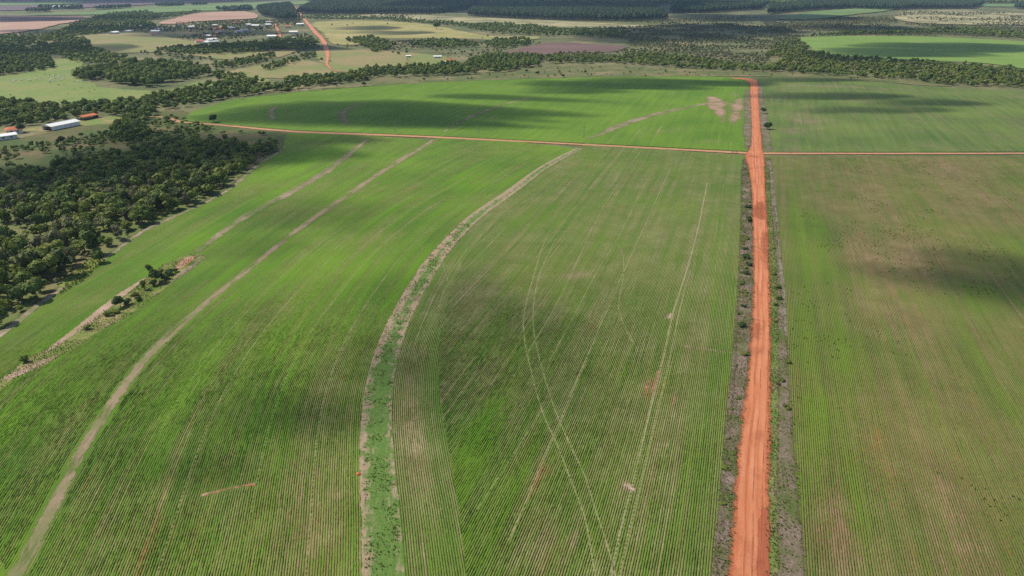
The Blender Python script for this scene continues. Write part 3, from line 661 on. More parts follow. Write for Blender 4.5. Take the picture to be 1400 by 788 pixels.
# ------------------------------------------------------------------ clouds above the frame that cast the shade patches
cm = bpy.data.materials.new('cloud vapour'); cm.use_nodes = True
cm.node_tree.nodes.remove(cm.node_tree.nodes['Principled BSDF'])
pv = cm.node_tree.nodes.new('ShaderNodeVolumePrincipled')
pv.inputs['Color'].default_value = (1, 1, 1, 1); pv.inputs['Density'].default_value = .02; pv.inputs['Anisotropy'].default_value = .3
cm.node_tree.links.new(pv.outputs[0], cm.node_tree.nodes['Material Output'].inputs['Volume'])
CLOUD_Z = 900.0
def cloud(ells, label, thick=150.0, seed=0, soft=1.0):
    """a flat-based cumulus; ells = its lobes as the patches they shade (photograph spots), strength last"""
    L = []
    for (cx, cy, rx, ry, st) in ells:
        c, e, n, s_ = G(cx, cy), G(cx + rx, cy), G(cx, cy - ry), G(cx, cy + ry)
        L.append((c, abs(e[0] - c[0]), max(abs(n[1] - s_[1]) * .5, 6), st))
    lo = np.min([c - np.array([a, b]) * 1.7 for c, a, b, _ in L], 0); hi = np.max([c + np.array([a, b]) * 1.7 for c, a, b, _ in L], 0)
    nx = int(np.clip((hi[0] - lo[0]) / 6, 30, 90)); ny = int(np.clip((hi[1] - lo[1]) / 6, 30, 90))
    X, Y = np.meshgrid(np.linspace(lo[0], hi[0], nx), np.linspace(lo[1], hi[1], ny))
    f = np.zeros_like(X)
    sc = np.mean([min(a, b) for _, a, b, _ in L])
    wx = (fnoise(X / sc / .8, Y / sc / .8, seed, 3) - .5) * sc * 1.1; wy = (fnoise(X / sc / .8 + 40, Y / sc / .8, seed + 5, 3) - .5) * sc * 1.1
    for c, a, b, st in L:
        r2 = ((X + wx - c[0]) / a) ** 2 + ((Y + wy - c[1]) / b) ** 2
        f = np.maximum(f, st * np.clip(1.15 - r2, 0, 1) ** soft)
    f = f * (.55 + .9 * fnoise(X / sc * 2.2, Y / sc * 2.2, seed + 9, 3))
    f[0] = f[-1] = 0; f[:, 0] = f[:, -1] = 0
    T = thick * f
    keep = (f[:-1, :-1] > 0) | (f[1:, :-1] > 0) | (f[:-1, 1:] > 0) | (f[1:, 1:] > 0)
    k = CLOUD_Z / to_sun.z
    ox, oy = to_sun.x * k, to_sun.y * k
    top = np.column_stack([(X + ox).ravel(), (Y + oy).ravel(), (CLOUD_Z + T).ravel()])
    bot = np.column_stack([(X + ox).ravel(), (Y + oy).ravel(), (CLOUD_Z - .12 * T - .05).ravel()])
    ii = (np.arange(ny - 1)[:, None] * nx + np.arange(nx - 1)[None])[keep]
    n = nx * ny
    A = np.column_stack([ii, ii + 1, ii + nx + 1, ii + nx]); B = A[:, ::-1] + n
    # rim faces close the body
    used = {}
    for q in A:
        for a, b in ((q[0], q[1]), (q[1], q[2]), (q[2], q[3]), (q[3], q[0])):
            used[(a, b)] = 1
    rim = [(b, a, a + n, b + n) for (a, b) in used if (b, a) not in used]
    o = link('cloud', np_mesh('cloud', np.vstack([top, bot]), [A, B, np.array(rim)], [cm], smooth=True))
    return tag(o, label, kind='stuff', group='cumulus clouds above the fields')
cloud([(70, 236, 120, 15, 1), (200, 212, 140, 18, 1), (320, 203, 80, 16, 1), (350, 188, 130, 7, .8), (-60, 246, 120, 18, 1), (190, 188, 70, 10, .4)], 'broad cumulus shading the wood on the left', 105, 1, .6)
cloud([(420, 152, 110, 14, 1), (330, 158, 55, 9, 1), (500, 143, 65, 7, 1), (545, 166, 35, 5, .7), (630, 131, 45, 3, .8)], 'long cumulus shading the far soybean field', 230, 2, .6)
cloud([(800, 115, 90, 6, 1), (870, 111, 80, 4, .9), (760, 122, 40, 5, .6)], 'narrow cumulus shading the far field edge', 150, 3, .7)
cloud([(1000, 114, 35, 5, .7), (1080, 109, 80, 3, .8), (1120, 131, 110, 5, .8), (1250, 140, 80, 5, .7), (1190, 150, 110, 5, .5)], 'ragged cumulus shading the far right field', 85, 4, .7)
cloud([(1190, 72, 60, 6, 1), (1250, 65, 75, 7, 1), (1320, 62, 60, 2.5, .7), (1150, 82, 60, 6, .8)], 'cumulus shading the round green field', 170, 5, .6)
cloud([(1330, 375, 65, 40, .8), (1220, 375, 50, 14, .5), (1390, 400, 60, 30, .6)], 'small thin cumulus over the weedy field', 160, 6, .8)
cloud([(670, 440, 130, 50, .45), (720, 520, 110, 60, .35), (600, 400, 110, 30, .4), (560, 470, 80, 50, .35)], 'thin wisp of cloud over the straight rows', 34, 7, 1.)
cloud([(370, 555, 110, 35, .55), (480, 500, 60, 40, .45), (250, 640, 70, 30, .35), (560, 530, 60, 60, .3)], 'thin wisp of cloud over the curving rows', 62, 8, 1.)
cloud([(430, 290, 90, 25, .3), (330, 340, 60, 20, .3)], 'faint wisp of cloud over the left banks', 60, 18, 1.)
cloud([(760, 6, 190, 7, 1), (640, 10, 110, 6, 1), (900, 12, 90, 5, .8)], 'distant cloud bank shading the plantations', 200, 9, .6)
cloud([(900, 45, 90, 9, .8), (980, 40, 90, 8, .9), (830, 52, 70, 6, .6)], 'distant cumulus shading the scrubland', 140, 10, .7)
cloud([(1030, 24, 130, 5, .9), (1180, 40, 110, 6, .6)], 'distant cumulus shading the right scrubland', 150, 11, .7)
cloud([(330, 66, 110, 6, .9), (290, 45, 90, 6, .5)], 'distant cumulus shading the village woods', 140, 12, .7)
cloud([(490, 39, 45, 3, .8), (530, 45, 55, 3, .7), (600, 55, 90, 3, .6)], 'distant cumulus shading the golden pasture', 120, 13, .7)
cloud([(60, 26, 130, 3, .9), (60, 43, 90, 2.5, .7), (160, 1, 200, 3, .9)], 'distant cumulus shading the ploughed land', 130, 14, .7)
cloud([(60, 70, 90, 9, .6), (150, 40, 90, 6, .6)], 'distant cumulus over the left woods', 110, 15, .8)

# ------------------------------------------------------------------ raised crop rows in the near fields
GRID0, GRES, GN = np.array([-330., 60.]), .25, (2700, 1000)
blocked = np.zeros(GN, bool)
def block(q, rad):
    k = int(math.ceil(rad / GRES))
    ij = np.floor((q - GRID0) / GRES).astype(int)
    for a in range(-k, k + 1):
        for b_ in range(-k, k + 1):
            if a * a + b_ * b_ <= k * k:
                m = ij + np.array([a, b_])
                ok = (m[:, 0] >= 0) & (m[:, 0] < GN[0]) & (m[:, 1] >= 0) & (m[:, 1] < GN[1])
                blocked[m[ok, 0], m[ok, 1]] = True
for o in list(COL.objects):
    if o.name.split('.')[0] in ('wheel_track', 'soil_scar'):
        co = np.empty(len(o.data.vertices) * 3, np.float32); o.data.vertices.foreach_get('co', co)
        block(co.reshape(-1, 3)[:, :2].astype(float), .12)
def ridges(name, curve, poly, mat, blobs, urange, vrange, label, keepout, hmax=.165, dmax=270.):
    us = np.arange(math.ceil(urange[0] / SP), math.floor(urange[1] / SP)) * SP
    vs = np.arange(vrange[0], vrange[1], .6)
    U, Vv = np.meshgrid(us, vs, indexing='ij')
    q = curve.at(U.ravel(), Vv.ravel())
    D = np.hypot(q[:, 0], q[:, 1])
    fx = np.abs(q[:, 0]) / np.maximum(q[:, 1], 1)
    ok = (D < dmax) & (q[:, 1] > 70) & (fx < 1.0) & inside(poly, q)
    for f in keepout:
        ok &= ~f(q)
    ij = np.floor((q - GRID0) / GRES).astype(int)
    ib = (ij[:, 0] >= 0) & (ij[:, 0] < GN[0]) & (ij[:, 1] >= 0) & (ij[:, 1] < GN[1])
    bl = np.zeros(len(q), bool); bl[ib] = blocked[ij[ib, 0], ij[ib, 1]]
    n = len(q)
    hh = hmax * (1 - sstep(dmax * .62, dmax, D)) * (.55 + .75 * rs.rand(n)) * (.6 + .8 * fnoise(q[:, 0] / 9, q[:, 1] / 9, 77, 3))
    hh = np.where(bl, -.02, hh)
    ww = .19 * (.75 + .5 * rs.rand(n))
    ju = rs.uniform(-.045, .045, n)
    hh *= np.clip((fnoise(U.ravel() * 1.9, Vv.ravel() * .45, 83, 3) - .28) * 6, .45, 1)
    sh = (fnoise(U.ravel() * 3.3, Vv.ravel() / 16, 85, 2) - .5) * .15
    u = U.ravel(); v = Vv.ravel()
    A = curve.at(u + sh + ju - ww, v); B = curve.at(u + sh + ju, v + rs.uniform(-.2, .2, n)); C_ = curve.at(u + sh + ju + ww, v)
    z0 = height(q[:, 0], q[:, 1]) + .012
    V = np.stack([np.column_stack([A, z0 - .03]), np.column_stack([B, z0 + hh]), np.column_stack([C_, z0 - .03])], 1).reshape(-1, 3)
    nv = len(vs)
    seg = ok.reshape(len(us), nv)
    s = np.argwhere(seg[:, :-1] & seg[:, 1:])
    i0 = (s[:, 0] * nv + s[:, 1]) * 3; i1 = i0 + 3
    Q = np.vstack([np.column_stack([i0, i0 + 1, i1 + 1, i1]), np.column_stack([i0 + 1, i0 + 2, i1 + 2, i1 + 1])])
    used = np.unique(Q); mp = np.full(len(V), -1); mp[used] = np.arange(len(used))
    Q = mp[Q]; V = V[used]
    uu = np.stack([u + ju - ww, u + ju, u + ju + ww], 1).ravel()[used]; vv = np.repeat(v, 3)[used]
    soil = np.zeros((len(V), 3))
    for (bx, by, ru, rv, ch, amp) in blobs:
        u0, v0 = curve.uv(G([bx], [by]))
        soil[:, ch] += amp * np.exp(-((uu - u0[0]) / ru) ** 2 - ((vv - v0[0]) / rv) ** 2)
    o = link(name, np_mesh(name, V, [Q], [mat], {'row': np.column_stack([uu, vv, uu * 0]), 'soil': np.clip(soil, -1.5, 1.5)}))
    return tag(o, label, kind='stuff')
k_s3 = lambda q: np.abs(c3.uv(q)[0]) < 3.4 + 1.0 * fnoise(q[:, 0] / 3, q[:, 1] / 3, 13, 3)
k_s2 = lambda q: np.abs(c2.uv(q)[0]) < 1.7 + .8 * fnoise(q[:, 0] / 4, q[:, 1] / 4, 12, 3)
k_is = lambda q: inside(catmull(ISL, True, 4), q)
k_vl = lambda q: inside(VL, q)
k_vr = lambda q: inside(VR, q)
k_rd = lambda q: inside(road_poly, q)
k_hl = lambda q: inside(hl, q)
ridges('crop_rows', c3, F_MID, M['crop_w'], west_blobs, (-75, 0), (-10, 330), 'raised green crop rows curving between the pale banks', [k_s3, k_s2])
ridges('crop_rows', c2, F_WEST, M['crop_w'], [], (-90, 0), (-10, 330), 'raised green crop rows left of the second pale bank', [k_s2, k_is])
ridges('crop_rows', c3, hl, M['crop_r'], [(620, 470, 5, 30, 1, .8), (575, 640, 3, 25, 0, .5), (560, 560, 4, 20, 0, .6), (600, 740, 3, 20, 1, .6), (640, 360, 3, 40, 0, .4)], (0, 18), (-10, 330), 'raised crop rows of the headland beside the wide bank', [k_s3])
ridges('crop_rows', rows_line, FR, M['crop_r'], right_blobs, (-130, 50), (60, 420), 'raised straight crop rows left of the red road', [k_s3, k_hl, k_vl, k_rd])
ridges('crop_rows', rows_east, FE, M['crop_e'], east_blobs, (-60, 190), (60, 480), 'raised thin crop rows right of the red road', [k_vr, k_rd], hmax=.15)

# ------------------------------------------------------------------ foliage
def leaf_mat(name, stops, rnd=True):
    t = NT(name)
    tint = t.attr('tint', False)
    oi = t.n('ShaderNodeObjectInfo').outputs['Random']
    hue = t.ma('FRACT', t.ma('MULTIPLY', oi, 7.31)) if rnd else t.attr('hue', False)
    c = stops[0]
    for i in range(1, len(stops)):
        c = t.mix(t.mr(hue, (i - 1) / (len(stops) - 1), i / (len(stops) - 1)), c, stops[i])
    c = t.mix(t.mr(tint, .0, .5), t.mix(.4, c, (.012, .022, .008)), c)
    c = t.mix(t.mr(tint, .6, 1.), c, t.mix(.35, c, (.2, .22, .05)))
    t.b.inputs['Roughness'].default_value = .75
    tr = t.n('ShaderNodeBsdfTranslucent'); t.put(tr.inputs[0], t.mix(.5, c, (.14, .17, .025)))
    mx = t.n('ShaderNodeMixShader'); mx.inputs[0].default_value = .25
    t.t.links.new(t.b.outputs[0], mx.inputs[1]); t.t.links.new(tr.outputs[0], mx.inputs[2])
    t.t.links.new(mx.outputs[0], t.t.nodes['Material Output'].inputs[0])
    return t.col(c)
WOOD = [(.09, .15, .03), (.145, .21, .04), (.21, .25, .045), (.11, .175, .036), (.26, .28, .05), (.095, .14, .04), (.24, .22, .1)]
M['leaf'] = leaf_mat('woodland leaves', WOOD)
M['leaf_dark'] = leaf_mat('dark glossy leaves', [(.042, .08, .02), (.065, .115, .026)])
M['leaf_lime'] = leaf_mat('light bush leaves', [(.12, .185, .03), (.2, .235, .035)])
M['leaf_grey'] = leaf_mat('dry twigs and thin leaves', [(.2, .17, .11), (.15, .145, .075)])
M['leaf_mass'] = leaf_mat('distant woodland leaves', WOOD, False)
M['scrub_mass'] = leaf_mat('distant scrub leaves', [(.065, .095, .032), (.11, .13, .05), (.16, .16, .07), (.12, .135, .05), (.22, .2, .1)], False)
M['euc'] = leaf_mat('eucalyptus leaves', [(.045, .075, .03), (.065, .1, .036)], False)
M['bark'] = plain('brown bark', (.11, .085, .06), .9, .3, 2)
M['pale_bark'] = plain('pale bark', (.3, .25, .2), .9, .3, 2)

def quads_at(pos, nrm, size, rng):
    n = len(pos)
    nrm = nrm / (np.linalg.norm(nrm, axis=1)[:, None] + 1e-9)
    a = np.cross(nrm, rng.normal(size=(n, 3))); a /= np.linalg.norm(a, axis=1)[:, None] + 1e-9
    b = np.cross(nrm, a)
    s = size * rng.uniform(.6, 1.3, (n, 1)); r = rng.uniform(.6, 1., (n, 1))
    a = a * s; b = b * s * r
    return np.stack([pos - a - b * .5, pos + a * .3 - b, pos + a + b * .5, pos - a * .3 + b], 1).reshape(-1, 3)

def sphere_pts(c, r, nu=7, nv=4, rng=None):
    V = [c + np.array([0, 0, r[2]])]
    for j in range(1, nv):
        ph = math.pi * j / nv
        for i in range(nu):
            th = 2 * math.pi * (i + .5 * j) / nu
            k = rng.uniform(.85, 1.12)
            V.append(c + k * np.array([r[0] * math.sin(ph) * math.cos(th), r[1] * math.sin(ph) * math.sin(th), r[2] * math.cos(ph)]))
    V.append(c - np.array([0, 0, r[2]]))
    T = []
    for i in range(nu):
        T.append((0, 1 + i, 1 + (i + 1) % nu))
        for j in range(nv - 2):
            a = 1 + j * nu + i; b = 1 + j * nu + (i + 1) % nu
            T.append((a, a + nu, b)); T.append((b, a + nu, b + nu))
        e = 1 + (nv - 2) * nu
        T.append((e + i, len(V) - 1, e + (i + 1) % nu))
    return np.array(V), np.array(T)

def crown_geo(rng, rx, ry, rz, zc, lobes, leaves, leaf, spread=.62, core=.78):
    """an uneven crown: several lobes, each a dark inner mass covered with leaf clumps"""
    C = []
    for k in range(lobes):
        while True:
            d = rng.uniform(-1, 1, 3)
            if (d ** 2).sum() < 1: break
        c = np.array([d[0] * rx * spread, d[1] * ry * spread, zc + d[2] * rz * spread])
        r = np.array([rx, ry, rz]) * rng.uniform(.36, .58)
        C.append((c, r))
    V, T, tint, base = [], [], [], 0
    for c, r in C:
        v, t = sphere_pts(c, r * core, rng=rng)
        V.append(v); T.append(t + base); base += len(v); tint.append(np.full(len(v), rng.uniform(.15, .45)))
    P_, N_, K_ = [], [], []
    for c, r in C:
        d = rng.normal(size=(leaves, 3)); d /= np.linalg.norm(d, axis=1)[:, None]
        d[:, 2] = np.where(d[:, 2] < -.35, -d[:, 2], d[:, 2])
        P_.append(c + d * r * rng.uniform(.8, 1.15, (leaves, 1))); N_.append(d + .28 * rng.normal(size=(leaves, 3)))
        K_.append(np.clip(rng.uniform(.3, .75) + .22 * rng.normal(size=leaves), 0, 1))
    lv = quads_at(np.vstack(P_), np.vstack(N_), leaf, rng)
    Q = np.arange(len(lv)).reshape(-1, 4) + base
    V = np.vstack(V + [lv]); tint = np.concatenate(tint + [np.repeat(np.concatenate(K_), 4)])
    return V, np.vstack(T), Q, tint

def tube(path, radii, n=6):
    path = np.asarray(path, float); V, Q = [], []
    for k, (p_, r) in enumerate(zip(path, radii)):
        d = path[min(k + 1, len(path) - 1)] - path[max(k - 1, 0)]
        d /= np.linalg.norm(d); a = np.cross(d, [.3, 1, .2]); a /= np.linalg.norm(a); b = np.cross(d, a)
        for i in range(n):
            th = 2 * math.pi * i / n
            V.append(p_ + r * (a * math.cos(th) + b * math.sin(th)))
        if k:
            for i in range(n):
                Q.append(((k - 1) * n + i, (k - 1) * n + (i + 1) % n, k * n + (i + 1) % n, k * n + i))
    return np.array(V), np.array(Q)

def trunk_geo(rng, h, r, limbs=3, top=.9):
    V, Q, base = [], [], 0
    v, q = tube([(0, 0, -.3), (rng.normal(0, .05), rng.normal(0, .05), h * .4), (rng.normal(0, .2), rng.normal(0, .2), h * top)], [r * 1.25, r, r * .4])
    V.append(v); Q.append(q); base = len(v)
    for k in range(limbs):
        a = rng.uniform(0, 6.28); l = h * rng.uniform(.3, .5)
        z = h * rng.uniform(.3, .55)
        v, q = tube([(0, 0, z), (math.cos(a) * l * .5, math.sin(a) * l * .5, z + l * .45), (math.cos(a) * l, math.sin(a) * l, z + l * .7)], [r * .6, r * .45, r * .15], 5)
        V.append(v); Q.append(q + base); base += len(v)
    return np.vstack(V), np.vstack(Q)

def proto(rng, rx, ry, h, low=.25, lobes=7, leaves=60, leaf=.42, mat='leaf', bark='bark', trunk_r=.16):
    zc = h * (1 + low) / 2; rz = h * (1 - low) / 2
    V, T, Q, ti = crown_geo(rng, rx, ry, rz, zc, lobes, leaves, leaf)
    cr = np_mesh('crown', V, [T, Q], [M[mat]], {'tint': ti})
    v, q = trunk_geo(rng, h * .8, trunk_r)
    return cr, np_mesh('trunk', v, [q], [M[bark]], smooth=True)

def palm_proto(rng, h):
    V, T, ti, base = [], [], [], 0
    for k in range(16):
        a = rng.uniform(0, 6.28); el = rng.uniform(-.5, 1.2); L = rng.uniform(1.7, 2.4)
        d = np.array([math.cos(a) * math.cos(el), math.sin(a) * math.cos(el), math.sin(el)])
        s = np.cross(d, [0, 0, 1]); s /= np.linalg.norm(s)
        p0 = np.array([0, 0, h]); p1 = p0 + d * L * .55; p2 = p0 + d * L - np.array([0, 0, .5])
        v = np.array([p0, p1 + s * .45, p1 + np.array([0, 0, .1]), p1 - s * .45, p2 + s * .25, p2 - s * .25])
        V.append(v); T += [(base, base + 1, base + 2), (base, base + 2, base + 3), (base + 1, base + 4, base + 2), (base + 2, base + 4, base + 5), (base + 2, base + 5, base + 3)]
        ti += [rng.uniform(.2, .9)] * 6; base += 6
    cr = np_mesh('crown', np.vstack(V), [np.array(T)], [M['leaf']], {'tint': np.array(ti)})
    v, q = tube([(0, 0, -.3), (.05, 0, h * .5), (0, .05, h)], [.2, .17, .14])
    return cr, np_mesh('trunk', v, [q], [M['pale_bark']], smooth=True)

R2 = np.random.RandomState(11)
WOOD_P = [proto(R2, R2.uniform(2.4, 3.6), R2.uniform(2.4, 3.6), R2.uniform(5, 7.5), R2.uniform(.1, .25), R2.randint(5, 8), 60, .55) for _ in range(9)]
LIME_P = [proto(R2, R2.uniform(2.0, 3.0), R2.uniform(2.0, 3.0), R2.uniform(3.5, 5), .05, 6, 50, .5, 'leaf_lime') for _ in range(3)]
GREY_P = [proto(R2, R2.uniform(1.8, 2.6), R2.uniform(1.8, 2.6), R2.uniform(4, 6), .1, 6, 40, .3, 'leaf_grey', 'pale_bark') for _ in range(2)]
PALM_P = [palm_proto(R2, 6.0), palm_proto(R2, 7.5)]
DARK_P = [proto(R2, 3.6, 3.6, 6.5, .12, 10, 90, .42, 'leaf_dark') for _ in range(3)]
BUSH_P = [proto(R2, 1.5, 1.4, 1.8, .0, 6, 50, .2, 'leaf_dark', trunk_r=.05) for _ in range(3)] + [proto(R2, 1.3, 1.3, 1.4, .0, 6, 50, .18, 'leaf', trunk_r=.05) for _ in range(2)] + [proto(R2, 1.3, 1.3, 1.2, .0, 6, 50, .18, 'leaf_lime', trunk_r=.04) for _ in range(2)]

def plant(name, pr, xy, sc, label, cat='tree', group=None, rz=None):
    e = bpy.data.objects.new(name, None); COL.objects.link(e)
    e.location = (xy[0], xy[1], float(height(xy[0], xy[1])) - .02)
    e.rotation_euler = (0, 0, random.uniform(0, 6.28) if rz is None else rz)
    e.scale = (sc, sc, sc) if not hasattr(sc, '__len__') else sc
    e.empty_display_size = .5
    tag(e, label, cat, group)
    link('crown', pr[0], e); link('trunk', pr[1], e)
    return e

def scatter(poly, spacing, jitter=.45, dens=None):
    lo, hi = poly.min(0), poly.max(0)
    gx, gy = np.meshgrid(np.arange(lo[0], hi[0], spacing), np.arange(lo[1], hi[1], spacing))
    q = np.stack([gx.ravel(), gy.ravel()], -1); q[:, 0] += (np.arange(len(gx)) % 2).repeat(gx.shape[1]) * spacing * .5
    q += rs.uniform(-jitter, jitter, q.shape) * spacing
    q = q[inside(poly, q)]
    if dens is not None: q = q[rs.rand(len(q)) < dens(q)]
    return q

# ---- the near wood on the left: the largest 300 trees singly, the rest as one mass
WOOD1 = np.vstack([FOREST_EDGE[:-1] + np.array([-3.5, 1.0]), P((345, 200), (300, 193), (240, 193), (190, 205), (120, 222), (50, 238), (-60, 250), (-150, 330), (-110, 480))])
clear_patch = P((80, 405), (100, 372), (128, 350), (145, 356), (120, 380))
q = scatter(WOOD1, 5.2, .5, lambda q: np.clip((fnoise(q[:, 0] / 22, q[:, 1] / 22, 301, 3) - .26) * 6, .4, 1))
q = q[~inside(clear_patch, q)]
px = lambda q: 700 + F_PX * q[:, 0] / (q[:, 1] * CP + CAM_H * SP_)
vis = (px(q) > -12)
q = q[vis]
q = q[np.argsort(np.hypot(q[:, 0], q[:, 1]))]
WOOD_LABELS = {'wood': ('dense rounded tree in the wood on the left', 'woodland trees left of the field'), 'lime': ('light green bushy tree in the wood on the left', 'light green trees in the left wood'),
               'grey': ('thin grey brown dry tree in the wood on the left', 'dry trees in the left wood'), 'palm': ('slender palm standing in the wood on the left', 'palms in the left wood')}
for k, c in enumerate(q[:300]):
    r = random.random()
    kind = 'wood' if r < .6 else 'lime' if r < .82 else 'grey' if r < .95 else 'palm'
    pr = random.choice({'wood': WOOD_P, 'lime': LIME_P, 'grey': GREY_P, 'palm': PALM_P}[kind])
    s_ = random.choice((random.uniform(.5, .9), random.uniform(.8, 1.3), random.uniform(1.1, 1.55))) * (1.0 if kind != 'palm' else .9)
    plant({'wood': 'woodland_tree', 'lime': 'woodland_tree', 'grey': 'dry_tree', 'palm': 'palm_tree'}[kind], pr, c, (s_ * random.uniform(.85, 1.2), s_ * random.uniform(.85, 1.2), s_ * random.uniform(.8, 1.15)), WOOD_LABELS[kind][0], 'palm' if kind == 'palm' else 'tree', WOOD_LABELS[kind][1])
rest = q[300:]

def mass(name, pts, label, hr, wr, lod=2, mat='leaf_mass', hue=(0, 1), seed=1, low=.1, trunks=False):
    """many far trees standing together, joined"""
    rng = np.random.RandomState(seed)
    spec = {3: (5, 34, .62), 2: (4, 16, .95), 1: (3, 7, 1.2), 0: (1, 8, 1.3)}[lod]
    variants = []
    for _ in range(8):
        rr = rng.uniform(.42, .58)
        V, T, Q, ti = crown_geo(rng, rr, rr, .5 * (1 - low), .5 * (1 + low), spec[0], spec[1], spec[2] * .17 if lod else .26, .6 if lod else .15, .8 if lod else 1.3)
        variants.append((V, T, Q, ti))
    Vs, Ts, Qs, tis, hus, base = [], [], [], [], [], 0
    which = rng.randint(0, 8, len(pts)); n = len(pts)
    hs = rng.uniform(*hr, n); ws = rng.uniform(*wr, n); ang = rng.uniform(0, 6.28, n)
    hu = np.clip(rng.uniform(hue[0], hue[1], n) + (fnoise(pts[:, 0] / 60, pts[:, 1] / 60, seed + 3, 2) - .5) * .6 * (hue[1] - hue[0]), 0, 1)
    zz = height(pts[:, 0], pts[:, 1])
    for k in range(8):
        s = np.where(which == k)[0]
        if not len(s): continue
        V, T, Q, ti = variants[k]
        ca, sa = np.cos(ang[s]), np.sin(ang[s])
        x = (V[None, :, 0] * ca[:, None] - V[None, :, 1] * sa[:, None]) * ws[s][:, None] + pts[s][:, 0:1]
        y = (V[None, :, 0] * sa[:, None] + V[None, :, 1] * ca[:, None]) * ws[s][:, None] + pts[s][:, 1:2]
        z = V[None, :, 2] * hs[s][:, None] + zz[s][:, None]
        m = len(V); off = base + np.arange(len(s)) * m
        Vs.append(np.stack([x, y, z], -1).reshape(-1, 3)); base += m * len(s)
        Ts.append((T[None] + off[:, None, None]).reshape(-1, 3)); Qs.append((Q[None] + off[:, None, None]).reshape(-1, 4))
        tis.append(np.tile(ti, len(s))); hus.append(np.repeat(hu[s], m))
    o = link(name, np_mesh(name, np.vstack(Vs), [np.vstack(Ts), np.vstack(Qs)], [M[mat]], {'tint': np.concatenate(tis), 'hue': np.concatenate(hus)}))
    return tag(o, label, kind='stuff')
mass('woodland', rest, 'dark wood behind the nearest trees on the left', (3.5, 7), (4.2, 7), 3, seed=3)
us_ = scatter(WOOD1, 5.0); us_ = us_[(px(us_) > -12) & ~inside(clear_patch, us_)]
mass('undergrowth', us_, 'low undergrowth between the trees of the left wood', (1, 2.5), (1.8, 3.5), 1, 'scrub_mass', seed=4)
hs_ = scatter(P((-20, 232), (0, 205), (100, 190), (190, 172), (235, 160), (300, 178), (380, 186), (380, 205), (330, 208), (200, 218), (60, 240)), 5, .5, lambda q: np.clip((fnoise(q[:, 0] / 30, q[:, 1] / 30, 8) - .36) * 4, 0, 1))
mass('scrub', hs_, 'dark scrub bushes on the shaded slope below the barn', (1.5, 4), (2.5, 5), 2, seed=5)
cr_ = scatter(P((150, 192), (170, 165), (185, 158), (205, 150), (215, 153), (200, 172), (205, 188), (180, 196)), 5.5)
mass('tree_clump', cr_, 'dark tree clump on the slope right of the barn', (4, 8), (4.5, 8), 3, hue=(0, .4), seed=6)

